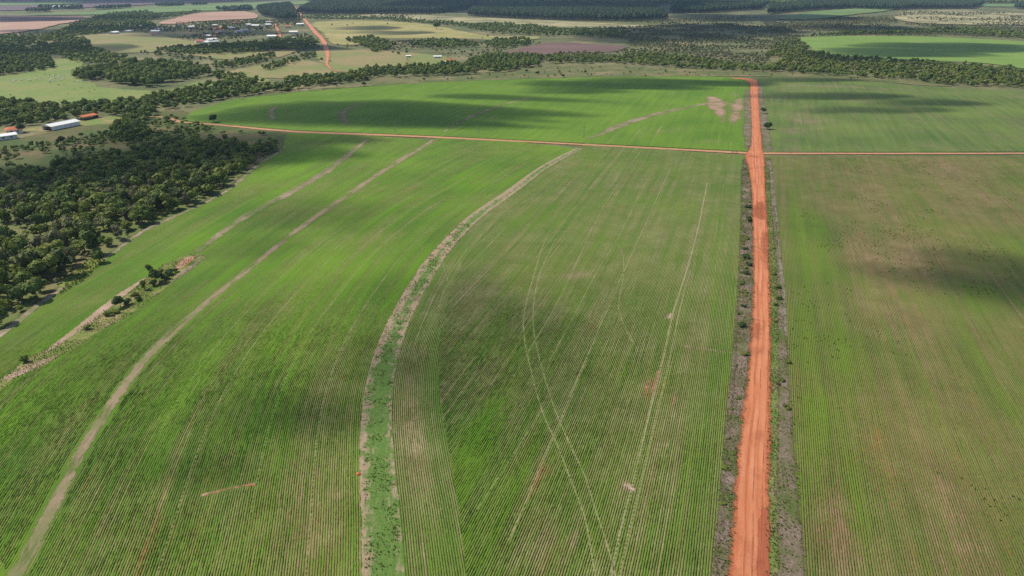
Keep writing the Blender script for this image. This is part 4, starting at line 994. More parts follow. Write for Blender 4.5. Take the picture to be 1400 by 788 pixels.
# ---- far woods
CREEK = [(P((-40, 174), (-40, 134), (0, 141), (40, 144), (90, 147), (140, 143), (190, 139), (215, 134), (250, 131), (290, 128), (255, 146), (215, 152), (185, 156), (140, 160), (100, 163), (40, 172)), 5.5, (4, 8), (5, 8.5), 3, (0, .7), 'creek wood running behind the white barn'),
         (P((210, 136), (255, 124), (290, 117), (330, 113), (380, 110), (430, 107), (480, 104), (520, 104), (500, 110), (420, 121), (330, 132), (270, 142)), 6, (4, 8), (5, 9), 2, (0, .7), 'creek wood along the left of the far field'),
         (P((470, 106), (500, 98), (560, 95), (620, 91), (645, 86), (660, 79), (720, 77), (742, 81), (735, 91), (690, 99), (640, 102), (560, 105), (490, 111)), 6.5, (5, 9), (6, 10), 2, (0, .55), 'creek wood behind the middle of the far field'),
         (P((100, 106), (125, 100), (140, 92), (160, 88), (200, 90), (240, 92), (282, 96), (290, 104), (260, 109), (235, 113), (222, 118), (200, 121), (160, 115), (115, 110)), 7, (7, 12), (8, 12), 3, (0, .5), 'tall dark clump of trees above the cattle pasture'),
         (P((290, 106), (300, 100), (338, 105), (345, 110), (310, 112)), 7, (5, 8), (6, 9), 2, (0, .5), 'small clump right of the tall dark trees'),
         (P((-40, 106), (-40, 66), (0, 66), (40, 70), (70, 82), (74, 94), (40, 99), (0, 104)), 7, (5, 10), (6, 10), 2, (0, .8), 'dark wood at the left edge above the pasture'),
         (P((-40, 66), (-40, 52), (30, 52), (90, 48), (120, 58), (130, 68), (160, 78), (190, 86), (140, 90), (108, 86), (70, 78), (20, 68)), 9, (5, 9), (7, 11), 1, (0, .8), 'wide wood spreading over the far left valley'),
         (P((75, 48), (110, 30), (150, 20), (200, 16), (222, 22), (200, 30), (215, 38), (160, 44), (110, 50)), 11, (5, 9), (7, 11), 1, (0, .7), 'wood between the pink field and the far plain'),
         (P((215, 70), (240, 66), (300, 62), (340, 60), (395, 61), (398, 68), (330, 74), (270, 76), (235, 75)), 8, (4, 8), (6, 10), 1, (0, .4), 'dark belt of trees below the village'),
         (P((288, 90), (320, 86), (345, 80), (378, 76), (374, 81), (340, 90), (300, 95)), 7, (4, 8), (5, 9), 1, (0, .5), 'thin line of trees left of the far red road'),
         (P((358, 94), (395, 82), (430, 75), (432, 79), (400, 88), (366, 98)), 7, (4, 7), (5, 8), 1, (0, .5), 'hedge like line of trees climbing to the far red road'),
         (P((350, 66), (372, 55), (420, 55), (436, 58), (437, 66), (400, 70)), 8, (4, 8), (6, 10), 1, (0, .6), 'scrubby wood left of the far red road'),
         (P((473, 57), (505, 53), (520, 56), (545, 62), (530, 70), (512, 72), (495, 64)), 7, (5, 9), (7, 10), 1, (.2, .8), 'triangular thicket in the far pasture'),
         (P((555, 61), (590, 57), (640, 58), (655, 65), (620, 67), (570, 66)), 8, (5, 9), (7, 10), 1, (0, .4), 'dark thicket below the golden pasture'),
         (P((660, 62), (680, 56), (730, 54), (720, 62), (690, 68)), 8, (5, 9), (7, 10), 1, (0, .4), 'dark thicket left of the brown ploughed field'),
         (P((630, 36), (680, 33), (760, 40), (860, 44), (850, 52), (740, 50), (660, 44)), 11, (5, 9), (8, 11), 1, (0, .6), 'dark wood right of the golden pasture'),
         (P((740, 92), (745, 80), (800, 78), (860, 77), (930, 78), (1000, 88), (1060, 92), (1062, 99), (960, 96), (900, 91), (830, 86)), 8, (4, 8), (6, 9), 2, (0, .8), 'loose wood behind the end of the red road'),
         (P((1050, 97), (1062, 88), (1082, 78), (1100, 72), (1140, 78), (1200, 84), (1260, 87), (1330, 91), (1400, 99), (1480, 108), (1480, 126), (1400, 121), (1330, 118), (1290, 116), (1240, 110), (1180, 107), (1100, 101)), 7, (4, 8.5), (5.5, 9), 2, (0, 1), 'mixed creek wood between the right field and the round green field'),
         (P((1048, 78), (1060, 62), (1090, 56), (1102, 64), (1106, 71), (1080, 79)), 8, (4, 8), (6, 9), 2, (0, 1), 'wood at the left end of the round green field'),
         (P((1080, 52), (1130, 49), (1220, 47), (1300, 46), (1400, 53), (1480, 60), (1480, 55), (1400, 48), (1330, 40), (1240, 44), (1160, 46)), 9, (5, 9), (7, 10), 1, (0, .4), 'dark tree line along the far side of the round green field'),
         (P((400, 25), (440, 22), (520, 24), (640, 33), (700, 38), (690, 44), (610, 36), (520, 28), (440, 28)), 13, (4, 9), (7, 11), 0, (0, .5), 'dark tree line above the golden pasture'),
         (P((195, 22), (230, 20), (272, 15.5), (278, 17), (240, 24), (205, 28)), 12, (5, 9), (8, 12), 0, (0, .4), 'dark trees left of the upper pink field')]
for k, (poly, sp_, hr, wr, lod, hue, lb) in enumerate(CREEK):
    mass('creek_wood' if 'creek' in lb else 'wood', scatter(poly, sp_ * 1.08, .5, lambda q: np.clip((fnoise(q[:, 0] / (sp_ * 5), q[:, 1] / (sp_ * 5), 200 + k, 3) - .24) * 5, .1, 1)), lb, hr, wr, lod, hue=hue, seed=20 + k)

# open scrub: keep it off the farmland
CLEAR = []
for o in COL.objects:
    if o.type == 'MESH' and o.get('kind') == 'structure' and o.name.split('.')[0] in ('pasture', 'dry_pasture', 'golden_pasture', 'green_paddock', 'ploughed_field', 'green_crop', 'mauve_land', 'blue_crop', 'pivot_field', 'green_slope', 'green_strip'):
        n = len(o.data.vertices); co = np.empty(n * 3, np.float32); o.data.vertices.foreach_get('co', co); co = co.reshape(-1, 3)
        ed = np.empty(n, np.float32); o.data.attributes['edge'].data.foreach_get('value', ed)
        b = co[ed < 1e-4][:, :2].astype(float)
        CLEAR.append(b[::2] if len(b) > 120 else b)
ROADS = [Curve(far_pts, 20)]
def open_land(q):
    ok = np.ones(len(q), bool)
    for b in CLEAR: ok &= ~inside(b, q)
    for c in ROADS: ok &= np.abs(c.uv(q)[0]) > 14
    return ok
def scrub(poly, sp_, label, hr, wr, lod, hue, seed, dens=None):
    q = scatter(poly, sp_, .5, dens); q = q[open_land(q)]
    mass('scrub', q, label, hr, wr, lod, 'scrub_mass', hue, seed)
clump = lambda sc, th, k=5: (lambda q: np.clip((fnoise(q[:, 0] / sc, q[:, 1] / sc, 61, 3) - th) * k + .12, 0, 1))
scrub(P((740, 84), (690, 78), (850, 70), (860, 55), (760, 40), (900, 36), (1060, 30), (1100, 50), (1060, 66), (1050, 92), (900, 82)), 7, 'grey green scrubland behind the end of the red road', (1.5, 5), (3, 6.5), 0, (0, 1), 70, clump(60, .38))
scrub(P((1060, 50), (1040, 28), (1110, 27), (1220, 22), (1230, 32), (1400, 38), (1480, 45), (1400, 52), (1250, 49), (1100, 51)), 8, 'grey scrubland above the round green field', (1.5, 5), (3, 6.5), 0, (.2, 1), 71, clump(80, .36))
scrub(P((1215, 24), (1240, 15), (1300, 14), (1400, 19), (1500, 24), (1500, 42), (1400, 36), (1240, 32)), 14, 'dotted shrubs on the pale scrubland', (2, 5), (4, 7), 0, (.1, .8), 72, clump(90, .42))
scrub(P((520, 26), (640, 24), (790, 28), (940, 36), (1000, 30), (1060, 27), (1000, 22), (920, 26), (640, 20), (470, 21)), 13, 'shrubs below the far eucalyptus', (2, 6), (4, 8), 0, (0, .8), 73, clump(90, .42))
scrub(P((-40, 60), (0, 48), (100, 44), (200, 34), (420, 26), (440, 60), (450, 100), (300, 112), (240, 80), (100, 60)), 11, 'scattered bushes round the far village', (2, 6), (4, 8), 1, (0, .8), 74, clump(120, .42))
scrub(P((440, 60), (560, 56), (700, 58), (860, 62), (760, 84), (640, 86), (620, 76), (520, 68)), 13, 'scattered bushes over the far pasture', (2, 5), (3, 7), 1, (0, .8), 75, clump(80, .45))
q = scatter(P((280, 150), (400, 124), (560, 109), (640, 105), (740, 94), (850, 92), (1000, 97), (1060, 101), (1160, 105.5), (1280, 113), (1200, 111), (1100, 106), (1010, 104), (860, 104.5), (700, 108), (560, 114), (400, 127)), 13, .5, lambda q: np.full(len(q), .4))
mass('margin_shrubs', q, 'small dark shrubs dotted along the far field edge', (1, 3.5), (1.5, 4), 1, 'leaf_mass', (0, .5), 76)
q = scatter(P((0, 140), (60, 84), (100, 84), (140, 118), (205, 126), (120, 145)), 16, .5, lambda q: np.full(len(q), .25))
mass('pasture_shrubs', q, 'low dark shrubs dotted over the cattle pasture', (.6, 1.6), (1, 2.6), 1, 'leaf_mass', (0, .6), 77)

# eucalyptus plantations
def plantation(poly, sp_, label, seed, h=(17, 23), hue=(0, 1)):
    rng = np.random.RandomState(seed)
    q = scatter(P(*poly), sp_, .25); n = len(q)
    k = 5
    th = np.arange(k) * 2 * math.pi / k
    prof = np.array([(0.34, .28), (.5, .55), (.3, .85)])
    V = [np.array([0, 0, 1.])]
    for r, z in prof: V += [np.array([r * math.cos(t), r * math.sin(t), z]) for t in th]
    V += [np.array([.05 * math.cos(t), .05 * math.sin(t), .3]) for t in th[:3]] + [np.array([.06 * math.cos(t), .06 * math.sin(t), 0]) for t in th[:3]]
    V = np.array(V)
    T = [(0, 11 + i, 11 + (i + 1) % k) for i in range(k)]; Q = []
    for j in (1, 6):
        for i in range(k): Q.append((j + i, j + (i + 1) % k, j + k + (i + 1) % k, j + k + i))
    fm_q = [0] * len(Q) + [1] * 3
    for i in range(3): Q.append((19 + i, 19 + (i + 1) % 3, 16 + (i + 1) % 3, 16 + i))
    T, Q = np.array(T), np.array(Q)
    hs = rng.uniform(*h, n); ws = rng.uniform(.75, 1.25, n) * sp_ * .95
    vj = 1 + rng.uniform(-.3, .3, (n, len(V)))
    x = V[None, :, 0] * ws[:, None] * vj + q[:, 0:1]; y = V[None, :, 1] * ws[:, None] * vj + q[:, 1:2]
    z = V[None, :, 2] * hs[:, None] + height(q[:, 0], q[:, 1])[:, None]
    off = np.arange(n) * len(V)
    hu = np.clip(rng.uniform(0, 1, n), 0, 1)
    o = link('eucalyptus_plantation', np_mesh('eucalyptus_plantation', np.stack([x, y, z], -1).reshape(-1, 3), [(T[None] + off[:, None, None]).reshape(-1, 3), (Q[None] + off[:, None, None]).reshape(-1, 4)], [M['euc'], M['pale_bark']],
        {'tint': np.repeat(rng.uniform(.2, .7, n), len(V)), 'hue': np.repeat(hu, len(V))}, fmat=np.r_[np.zeros(len(T) * n, int), np.tile(fm_q, n)]))
    tag(o, label, kind='stuff')
plantation([(408, 19), (440, 19.5), (520, 19), (604, 18), (640, 12), (655, 5), (560, 4), (430, 5)], 9, 'eucalyptus block right of the top of the far red road', 80)
plantation([(640, 22), (700, 25), (780, 28), (860, 29), (912, 27), (900, 15), (850, 12), (770, 10), (690, 12), (650, 16)], 9, 'eucalyptus block with a pale trunk edge in the top middle', 81)
plantation([(1050, 20), (1075, 17), (1110, 14), (1160, 12), (1222, 14), (1250, 12), (1330, 12), (1345, 7), (1280, 4), (1120, 5), (1050, 12)], 10, 'eucalyptus block along the top right', 82)
plantation([(915, 17), (960, 18), (1040, 13), (1050, 8), (1000, 6), (930, 9)], 10, 'eucalyptus block left of the top right one', 83)
plantation([(352, 15), (372, 11), (398, 9), (404, 18), (410, 27), (385, 28), (358, 22)], 9, 'dark tree block left of the top of the far red road', 84)
plantation([(1385, 12), (1480, 15), (1480, 9), (1400, 9)], 10, 'dark tree block at the top right edge', 86)
for k, (pl, lb) in enumerate([([(60, 11), (115, 10.5), (112, 12), (90, 12.5), (50, 12)], 'far tree row behind the white sheds'), ([(35, 15.5), (70, 14.5), (65, 16.5), (36, 16.5)], 'far dark tree row left of the white sheds'),
                              ([(130, 12), (180, 9.5), (178, 11), (135, 13.5)], 'far dark tree row on the mauve plain'), ([(212, 9), (250, 5.5), (252, 8), (225, 9.5)], 'far dark tree row on the green crop strip'), ([(262, 7), (282, 6), (282, 7.2), (264, 8)], 'short far tree row on the green crop strip'),
                              ([(295, 14), (340, 11), (345, 14), (320, 16)], 'far dark tree row above the pink field')]):
    plantation(pl, 14, lb, 90 + k, (10, 16), (0, .4))
# far wooded plateau
q = scatter(P((420, 3), (640, 7), (1040, 6), (1480, 5), (1480, -6), (900, -8), (420, -4)), 26, .5)
mass('far_forest', q, 'blue far forest along the top of the picture', (14, 22), (24, 34), 0, 'leaf_mass', (0, .4), 99)
q = scatter(P((-80, 3), (200, 1), (420, 2.5), (420, -6), (-80, -6)), 30, .5, clump(400, .5))
mass('far_forest', q, 'blue far woods on the plain at the top left', (10, 16), (24, 34), 0, 'leaf_mass', (0, .4), 98)

# ------------------------------------------------------------------ single trees and bushes
def at(x, y): return P((x, y))[0]
LONE = [('lone_tree', 292, 167, DARK_P[0], 1.0, 'dark lone tree on the cross track at the left end of the far field', 'tree'),
        ('lone_tree', 84, 198, DARK_P[1], .9, 'dark lone tree on the brown slope below the barn', 'tree'),
        ('lone_tree', 31, 181, DARK_P[2], 1.0, 'dark tree between the red roofed house and the barn', 'tree'),
        ('lone_tree', 13, 188, LIME_P[0], .8, 'green bush tree in front of the farmhouse', 'tree'),
        ('lone_tree', 180, 186, DARK_P[0], 1.25, 'large dark tree at the foot of the slope clump', 'tree'),
        ('lone_tree', 190, 180, DARK_P[2], 1.2, 'dark spreading tree at the top of the slope clump', 'tree'),
        ('lone_tree', 597, 40.5, DARK_P[1], 2.5, 'round dark tree alone on the golden pasture', 'tree'),
        ('edge_tree', 138, 360, WOOD_P[1], .85, 'olive tree alone at the field edge beside the wood', 'tree'),
        ('shrub_tree', 1043.5, 155, DARK_P[2], .75, 'smaller dark tree right of the far red road', 'tree'),
        ('shrub_tree', 1048.5, 177, DARK_P[0], .85, 'larger dark tree right of the far red road', 'tree'),
        ('bush', 214, 386, DARK_P[1], .8, 'largest dark bush on the scrub island in the left field', 'bush'),
        ('bush', 205, 376, WOOD_P[3], .62, 'small olive bush behind the largest island bush', 'bush'),
        ('bush', 226, 382, BUSH_P[0], 1.2, 'low dark bush right of the largest island bush', 'bush'),
        ('bush', 165, 420, DARK_P[2], .62, 'round green bush in the middle of the scrub island', 'bush'),
        ('bush', 176, 417, BUSH_P[1], 1.35, 'low bush right of the middle island bush', 'bush'),
        ('bush', 190, 411, BUSH_P[3], 1.2, 'small bush between the middle and largest island bushes', 'bush'),
        ('bush', 148, 432, BUSH_P[4], 1.2, 'small bush left of the middle island bush', 'bush'),
        ('bush', 120, 450, BUSH_P[3], 1.1, 'low olive bush on the lower half of the scrub island', 'bush'),
        ('bush', 240, 372, BUSH_P[2], .9, 'low bush near the bleached upper end of the scrub island', 'bush'),
        ('bush', 198, 396, WOOD_P[5], .5, 'leafy bush below the largest island bush', 'bush'),
        ('bush', 209, 391, BUSH_P[2], 1.3, 'rounded bush just below the largest island bush', 'bush'),
        ('bush', 219, 377, WOOD_P[6], .5, 'olive bush just above the largest island bush', 'bush'),
        ('bush', 232, 376, BUSH_P[0], 1.3, 'dark bush at the right of the upper island clump', 'bush'),
        ('bush', 183, 405, BUSH_P[5], 1.2, 'light green bush midway along the scrub island', 'bush'),
        ('bush', 160, 428, BUSH_P[6], 1.2, 'light green low bush below the middle island bush', 'bush'),
        ('bush', 34, 495, LIME_P[1], .58, 'olive bush at the lower end of the scrub island', 'bush')]
for nm, x, y, pr, sc, lb, ct in LONE:
    plant(nm, pr, at(x, y), sc, lb, ct)
for (x, y) in [(454, 35), (475, 36), (483, 33), (530, 34), (446, 70), (475, 66), (462, 62), (562, 57), (586, 55), (592, 54), (667, 51), (660, 53), (674, 47), (687, 48), (698, 49), (545, 75), (556, 73), (537, 73), (635, 73), (436, 66), (360, 72), (440, 83), (452, 85), (413, 63), (460, 24), (428, 75), (405, 80), (640, 109), (612, 110), (498, 118), (580, 110), (770, 106), (720, 99), (800, 100), (735, 102), (765, 99)]:
    plant('pasture_tree', random.choice(DARK_P), at(x, y), random.uniform(.35, .75), 'small dark tree dotted on the far tan pastures', 'tree', 'trees dotted on the far pastures')
LB = [(1022, 284, .9), (1023, 302, 1.1), (1024, 300, .8), (1020, 327, .9), (1018, 341, .8), (1020, 353, 1.0), (1023, 363, .9), (1015, 447, .8), (1017, 485, .8), (1017, 398, .6), (1021, 375, .7), (1016, 420, .6)]
for k, (x, y, s_) in enumerate(LB):
    plant('roadside_bush', BUSH_P[k % 5], at(x, y), (s_ * 1.5, s_ * 1.3, s_ * .95), 'dark low bush on the verge left of the red road', 'bush', 'dark bushes left of the road')
for (x, y, s_) in [(random.uniform(1011, 1023), random.uniform(225, 420), random.uniform(.35, .8)) for _ in range(22)] + [(993, 641, .75), (1001, 560, .5), (1021, 250, .7), (1018, 262, .6), (1020, 236, .6), (1014, 310, .6), (1012, 400, .6), (1010, 430, .6), (1006, 500, .5), (1020, 520, .5), (1010, 545, .55), (995, 600, .5), (988, 690, .5), (1005, 620, .4)]:
    plant('roadside_weed', random.choice(BUSH_P[3:6]), at(x, y), (s_ * 1.4, s_ * 1.1, s_ * .7), 'small weed bush on the left verge of the red road', 'bush', 'olive weed bushes left of the road')
for (x, y, s_) in [(1059, 376, .9), (1062, 394, 1.0), (1064, 409, 1.0), (1060, 418, .7), (1068, 521, .9), (1063, 525, .7), (1077, 497, .7), (1073, 556, .6), (1079, 560, .6), (1061, 440, .6), (1058, 340, .7)]:
    plant('roadside_bush', random.choice(BUSH_P[4:]), at(x, y), s_, 'light green low bush on the verge right of the red road', 'bush', 'light bushes right of the road')

# ------------------------------------------------------------------ grass tufts and weeds (too many to count)
def tufts(name, q, label, hr, mat, hue, seed, blades=5):
    rng = np.random.RandomState(seed); n = len(q)
    hs = rng.uniform(*hr, n)
    V = np.zeros((n, blades, 3, 3)); a = rng.uniform(0, 6.28, (n, blades)); lean = rng.uniform(.15, .7, (n, blades))
    w = hs[:, None] * .28
    base = np.stack([q[:, 0], q[:, 1], height(q[:, 0], q[:, 1]) + .02], -1)[:, None]
    d = np.stack([np.cos(a), np.sin(a), np.zeros_like(a)], -1); s = np.stack([-np.sin(a), np.cos(a), np.zeros_like(a)], -1)
    V[:, :, 0] = base + d * w[..., None] * .4 - s * w[..., None]; V[:, :, 1] = base + d * w[..., None] * .4 + s * w[..., None]
    V[:, :, 2] = base + d * (hs[:, None] * lean)[..., None] * 1.2 + np.array([0, 0, 1.]) * (hs[:, None] * rng.uniform(.7, 1.1, (n, blades)))[..., None]
    T = np.arange(n * blades * 3).reshape(-1, 3)
    o = link(name, np_mesh(name, V.reshape(-1, 3), [T], [M[mat]], {'tint': np.repeat(rng.uniform(.5, .95, n), blades * 3), 'hue': np.repeat(rng.uniform(*hue, n), blades * 3)}))
    return tag(o, label, kind='stuff')
M['weed'] = leaf_mat('weeds and dead grass', [(.33, .25, .19), (.24, .18, .12), (.2, .19, .06), (.13, .18, .03), (.085, .16, .022)], False)
wn_ = lambda sc, th, k=5: (lambda q: np.clip((fnoise(q[:, 0] / sc, q[:, 1] / sc, 91, 3) - th) * k, 0, 1))
tufts('verge_weeds', scatter(VL, .6, .5, wn_(5, .28)), 'weeds and dead grass on the left verge of the red road', (.15, .5), 'weed', (0, .65), 1)
tufts('verge_weeds', scatter(VR, .7, .5, wn_(5, .36)), 'weeds and dead grass on the right verge of the red road', (.15, .5), 'weed', (.0, 1), 2)
tufts('verge_grass', scatter(VR2, .6, .5, wn_(6, .25)), 'yellow green grass along the right edge of the red road', (.15, .5), 'weed', (.5, 1), 3)
tufts('island_grass', scatter(ISL, .5, .5, wn_(6, .36)), 'rough grass on the island in the left field', (.12, .4), 'weed', (.55, 1), 4)
bq = c3.at(rs.uniform(-3.4, 3.6, 5200), rs.uniform(-5, 210, 5200)); bq = bq[rs.rand(len(bq)) < np.clip((fnoise(bq[:, 0] / 3, bq[:, 1] / 3, 55, 3) - .4) * 5, 0, 1)]
tufts('bank_grass', bq, 'grass tufts on the wide curving bank', (.12, .4), 'weed', (.55, 1), 14)
tufts('edge_grass', scatter(clear_patch, .9), 'bright grass tufts beside the wood', (.3, .9), 'weed', (.6, 1), 5)
wq = scatter(P((1110, 215), (1390, 215), (1390, 500), (1400, 788), (1100, 788), (1085, 560), (1075, 400)), 1.5, .5, lambda q: np.clip((fnoise(q[:, 0] / 22, q[:, 1] / 22, 93, 3) - .5) * 5, 0, .75) * np.clip((fnoise(q[:, 0] / 5, q[:, 1] / 5, 97, 2) - .45) * 6, 0, 1))
tufts('field_weeds', wq, 'bright green weed tufts scattered through the right field', (.2, .6), 'weed', (.7, 1), 6)

# ------------------------------------------------------------------ buildings
M['white_metal'] = plain('white painted metal sheet', (.86, .84, .8), .5, .05, .5)
M['grey_metal'] = plain('weathered metal sheet', (.5, .5, .5), .55, .15, .5)
M['dark_inside'] = plain('dark shed interior', (.06, .05, .045), .9)
M['terracotta'] = plain('terracotta roof tiles', (.52, .17, .085), .85, .25, 1.5)
M['orange_metal'] = plain('rusty orange roofing', (.62, .2, .085), .8, .2, .4)
M['plaster'] = plain('off white plaster', (.66, .63, .58), .85, .1, .6)
M['wood'] = plain('grey weathered timber', (.24, .2, .16), .9, .3, 2)
M['glass'] = plain('dark window pane', (.05, .06, .07), .2, .1)

class MB:
    def __init__(self): self.V, self.F = [], []
    def box(self, x0, y0, z0, x1, y1, z1):
        b = len(self.V)
        self.V += [(x, y, z) for z in (z0, z1) for y in (y0, y1) for x in (x0, x1)]
        self.F += [tuple(b + i for i in f) for f in ((0, 2, 3, 1), (4, 5, 7, 6), (0, 1, 5, 4), (2, 6, 7, 3), (0, 4, 6, 2), (1, 3, 7, 5))]
        return self
    def prism(self, pts, y0, y1):
        """a profile in x,z drawn out along y"""
        b, n = len(self.V), len(pts)
        self.V += [(x, y0, z) for x, z in pts] + [(x, y1, z) for x, z in pts]
        self.F += [tuple(b + i for i in range(n)), tuple(b + n + i for i in reversed(range(n)))] + [(b + (i + 1) % n, b + i, b + n + i, b + n + (i + 1) % n) for i in range(n)]
        return self
    def mesh(self, name, mat):
        me = bpy.data.meshes.new(name); me.from_pydata(self.V, [], self.F); me.materials.append(mat); me.update(); return me
    def build(self, name, mat, parent): return link(name, self.mesh(name, mat), parent)

def root(name, xy, rz, label, cat, group=None):
    e = bpy.data.objects.new(name, None); COL.objects.link(e)
    e.location = (xy[0], xy[1], float(height(xy[0], xy[1]))); e.rotation_euler = (0, 0, rz); e.empty_display_size = 1
    return tag(e, label, cat, group)

def corrugated(x0, z0, x1, z1, y0, y1, t=.06, pitch=.9):
    """a roof slope of standing ribs running down it"""
    b = MB(); n = max(2, int((y1 - y0) / pitch))
    b.prism([(x0, z0), (x1, z1), (x1, z1 + t), (x0, z0 + t)], y0, y1)
    for k in range(n + 1):
        y = y0 + (y1 - y0 - .08) * k / n
        b.prism([(x0, z0 + t + .002), (x1, z1 + t + .002), (x1, z1 + t + .07), (x0, z0 + t + .07)], y, y + .08)
    return b

def long_shed(name, xy, rz, w, L, eave, ridge, label, wall, roofm, open_front=True, bays=6, low_wall=None):
    e = root(name, xy, rz, label, 'barn' if name == 'barn' else 'shed')
    h = w / 2
    for s in (-1, 1):                                  # side cladding, one panel for each bay
        for k in range(bays):
            y0 = L * k / bays
            z0 = 0 if low_wall is None else eave - low_wall
            MB().box(s * h - .05, y0 + .06, z0, s * h + .05, y0 + L / bays - .06, eave - .02).build('wall_panel', wall, e)
            MB().box(s * (h - .17) - .1, y0 - .1, 0, s * (h - .17) + .1, y0 + .1, eave - .05).build('post', M['wood'], e)
    corrugated(-h - .5, eave - .13, 0, ridge, -.5, L + .5).build('roof_slope', roofm, e)
    corrugated(h + .5, eave - .13, 0.002, ridge, -.5, L + .5).build('roof_slope', roofm, e)
    MB().prism([(-.25, ridge + .05), (0, ridge + .16), (.25, ridge + .05), (.25, ridge + .1), (0, ridge + .22), (-.25, ridge + .1)], -.5, L + .5).build('ridge_cap', roofm, e)
    MB().prism([(-h, eave - .1), (h, eave - .1), (0, ridge - .06)], .02, .1).build('gable', wall, e)
    MB().prism([(-h + .1, 0), (h - .1, 0), (h - .1, eave - .1), (0, ridge - .08), (-h + .1, eave - .1)], L - .12, L - .02).build('back_wall', wall, e)
    if open_front:
        MB().box(-h, .03, 0, -h + 1.2, .12, eave - .12).build('door_jamb', wall, e)
    MB().box(-h + .2, .2, .01, h - .2, L - .2, .05).build('floor', M['dark_inside'], e)
    return e
A_, B_ = at(71, 179), at(110, 171.2)
d = B_ - A_; ang = math.atan2(-d[0], d[1])
side = np.array([d[1], -d[0]]) / np.linalg.norm(d)
W_b = 9.5
ctr = A_ - side * W_b / 2
barn = long_shed('barn', ctr, ang, W_b, float(np.linalg.norm(d)), 3.0, 4.3, 'long white metal barn with an open dark end', M['white_metal'], M['white_metal'])
MB().box(-2.2, 3, .05, -.2, 6, 1.9).build('stored_machine', plain('red painted machine', (.4, .1, .07)), barn)
A_, B_ = at(110, 164.6), at(128, 161.2)
d = B_ - A_
long_shed('shed', A_, math.atan2(-d[0], d[1]), 7, float(np.linalg.norm(d)) + 2, 2.6, 3.6, 'low open shed with an orange roof behind the barn', M['wood'], M['orange_metal'], bays=5, low_wall=.6)

def house(name, xy, rz, w, L, eave, ridge, label, wall, roofm, cat='house', group=None, hip=False, mesh=None):
    e = root(name, xy, rz, label, cat, group)
    if mesh is None:
        h = w / 2; wl_ = MB()
        wl_.box(-h, 0, -.3, h, L, eave)
        if not hip: wl_.prism([(-h + .01, eave - .01), (h - .01, eave - .01), (0, ridge - .06)], .01, L - .01)
        parts = [('wall', wl_.mesh('wall', wall))]
        if hip:
            b = MB(); o_ = .6
            b.V = [(-h - o_, -o_, eave), (h + o_, -o_, eave), (h + o_, L + o_, eave), (-h - o_, L + o_, eave), (0, h * .8, ridge), (0, L - h * .8, ridge)]
            b.F = [(0, 1, 4), (1, 2, 5, 4), (2, 3, 5), (3, 0, 4, 5), (3, 2, 1, 0)]
            parts.append(('roof', b.mesh('roof', roofm)))
        else:
            for s in (-1, 1):
                parts.append(('roof_slope', MB().prism([(s * (h + .5), eave - .15), (s * .001, ridge), (s * .001, ridge + .1), (s * (h + .5), eave - .05)], -.5, L + .5).mesh('roof_slope', roofm)))
        parts.append(('door', MB().box(-.5, -.06, 0, .5, -.003, 2.1).mesh('door', M['wood'])))
        for (a, b_) in ((-h * .62, -.05), (h * .62, -.05)):
            parts.append(('window', MB().box(a - .55, -.05, 1, a + .55, -.003, 2.1).mesh('window', M['glass'])))
        for s in (-1, 1):
            for k in (.3, .7):
                x = s * h
                parts.append(('window', MB().box(min(x + s * .003, x + s * .05), L * k - .6, 1, max(x + s * .003, x + s * .05), L * k + .6, 2.1).mesh('window', M['glass'])))
        mesh = parts
    for nm, me in mesh: link(nm, me, e)
    return mesh
house('farmhouse', at(9, 183), -.9, 7, 10, 2.8, 4.6, 'farmhouse with a red tiled roof beside the yard', M['plaster'], M['terracotta'], hip=True)
house('shed', at(-5, 192), -.7, 7, 12, 2.8, 3.8, 'white roofed shed at the left edge of the picture', M['plaster'], M['white_metal'], 'shed')
for (x, y, rz, w, L, e_, r_, roofm, lb, ct) in [
        (555, 79, -1.2, 5, 7, 2.6, 3.4, 'white_metal', 'tiny white shed alone on the tan pasture', 'shed'),
        (593, 80, -1.35, 5, 11, 2.8, 3.8, 'white_metal', 'long white shed beside the green paddock', 'shed'),
        (609, 86, -1.2, 7, 12, 3, 4.6, 'terracotta', 'red roofed white house at the edge of the creek wood', 'house'),
        (74, 12, -1.4, 30, 60, 8, 11, 'white_metal', 'large white shed far off on the left plain', 'shed')]:
    house('shed' if ct == 'shed' else 'house', at(x, y), rz, w, L, e_, r_, lb, M['plaster'], M[roofm], ct)
VH = [(345, 37, 0), (362, 36, 0), (364, 32, 1), (283, 57, 0), (278, 61, 0), (267, 59, 2), (287, 60, 1), (281, 52, 0), (330, 43, 1), (322, 45, 1), (291, 41, 2), (290, 37, 0), (257, 39, 0), (243, 34, 2), (213, 42, 1), (208, 45, 0), (176, 39, 1), (205, 49, 2), (152, 47, 0), (172, 45, 1),
      (396, 46, 0), (389, 38, 2), (366, 52, 0), (398, 55, 1), (406, 35, 0), (312, 40, 1), (336, 36, 0), (318, 33, 2), (185, 38, 0), (300, 44, 2)]
vm = [None, None, None]
specs = [(12, 17, 3.6, 5.4, M['plaster'], M['white_metal']), (10, 15, 3.4, 5, M['plaster'], M['grey_metal']), (10, 14, 3.4, 5.2, M['plaster'], M['terracotta'])]
VL_ = ['small white roofed house in the far village', 'small grey roofed house in the far village', 'small red roofed house in the far village']
for k, (x, y, t_) in enumerate(VH):
    w, L, e_, r_, wm, rm = specs[t_]
    vm[t_] = house('village_house', at(x, y), random.uniform(-1.6, .2), w, L, e_, r_, VL_[t_], wm, rm, 'house', VL_[t_].replace('house', 'houses').replace('small ', ''), mesh=vm[t_])
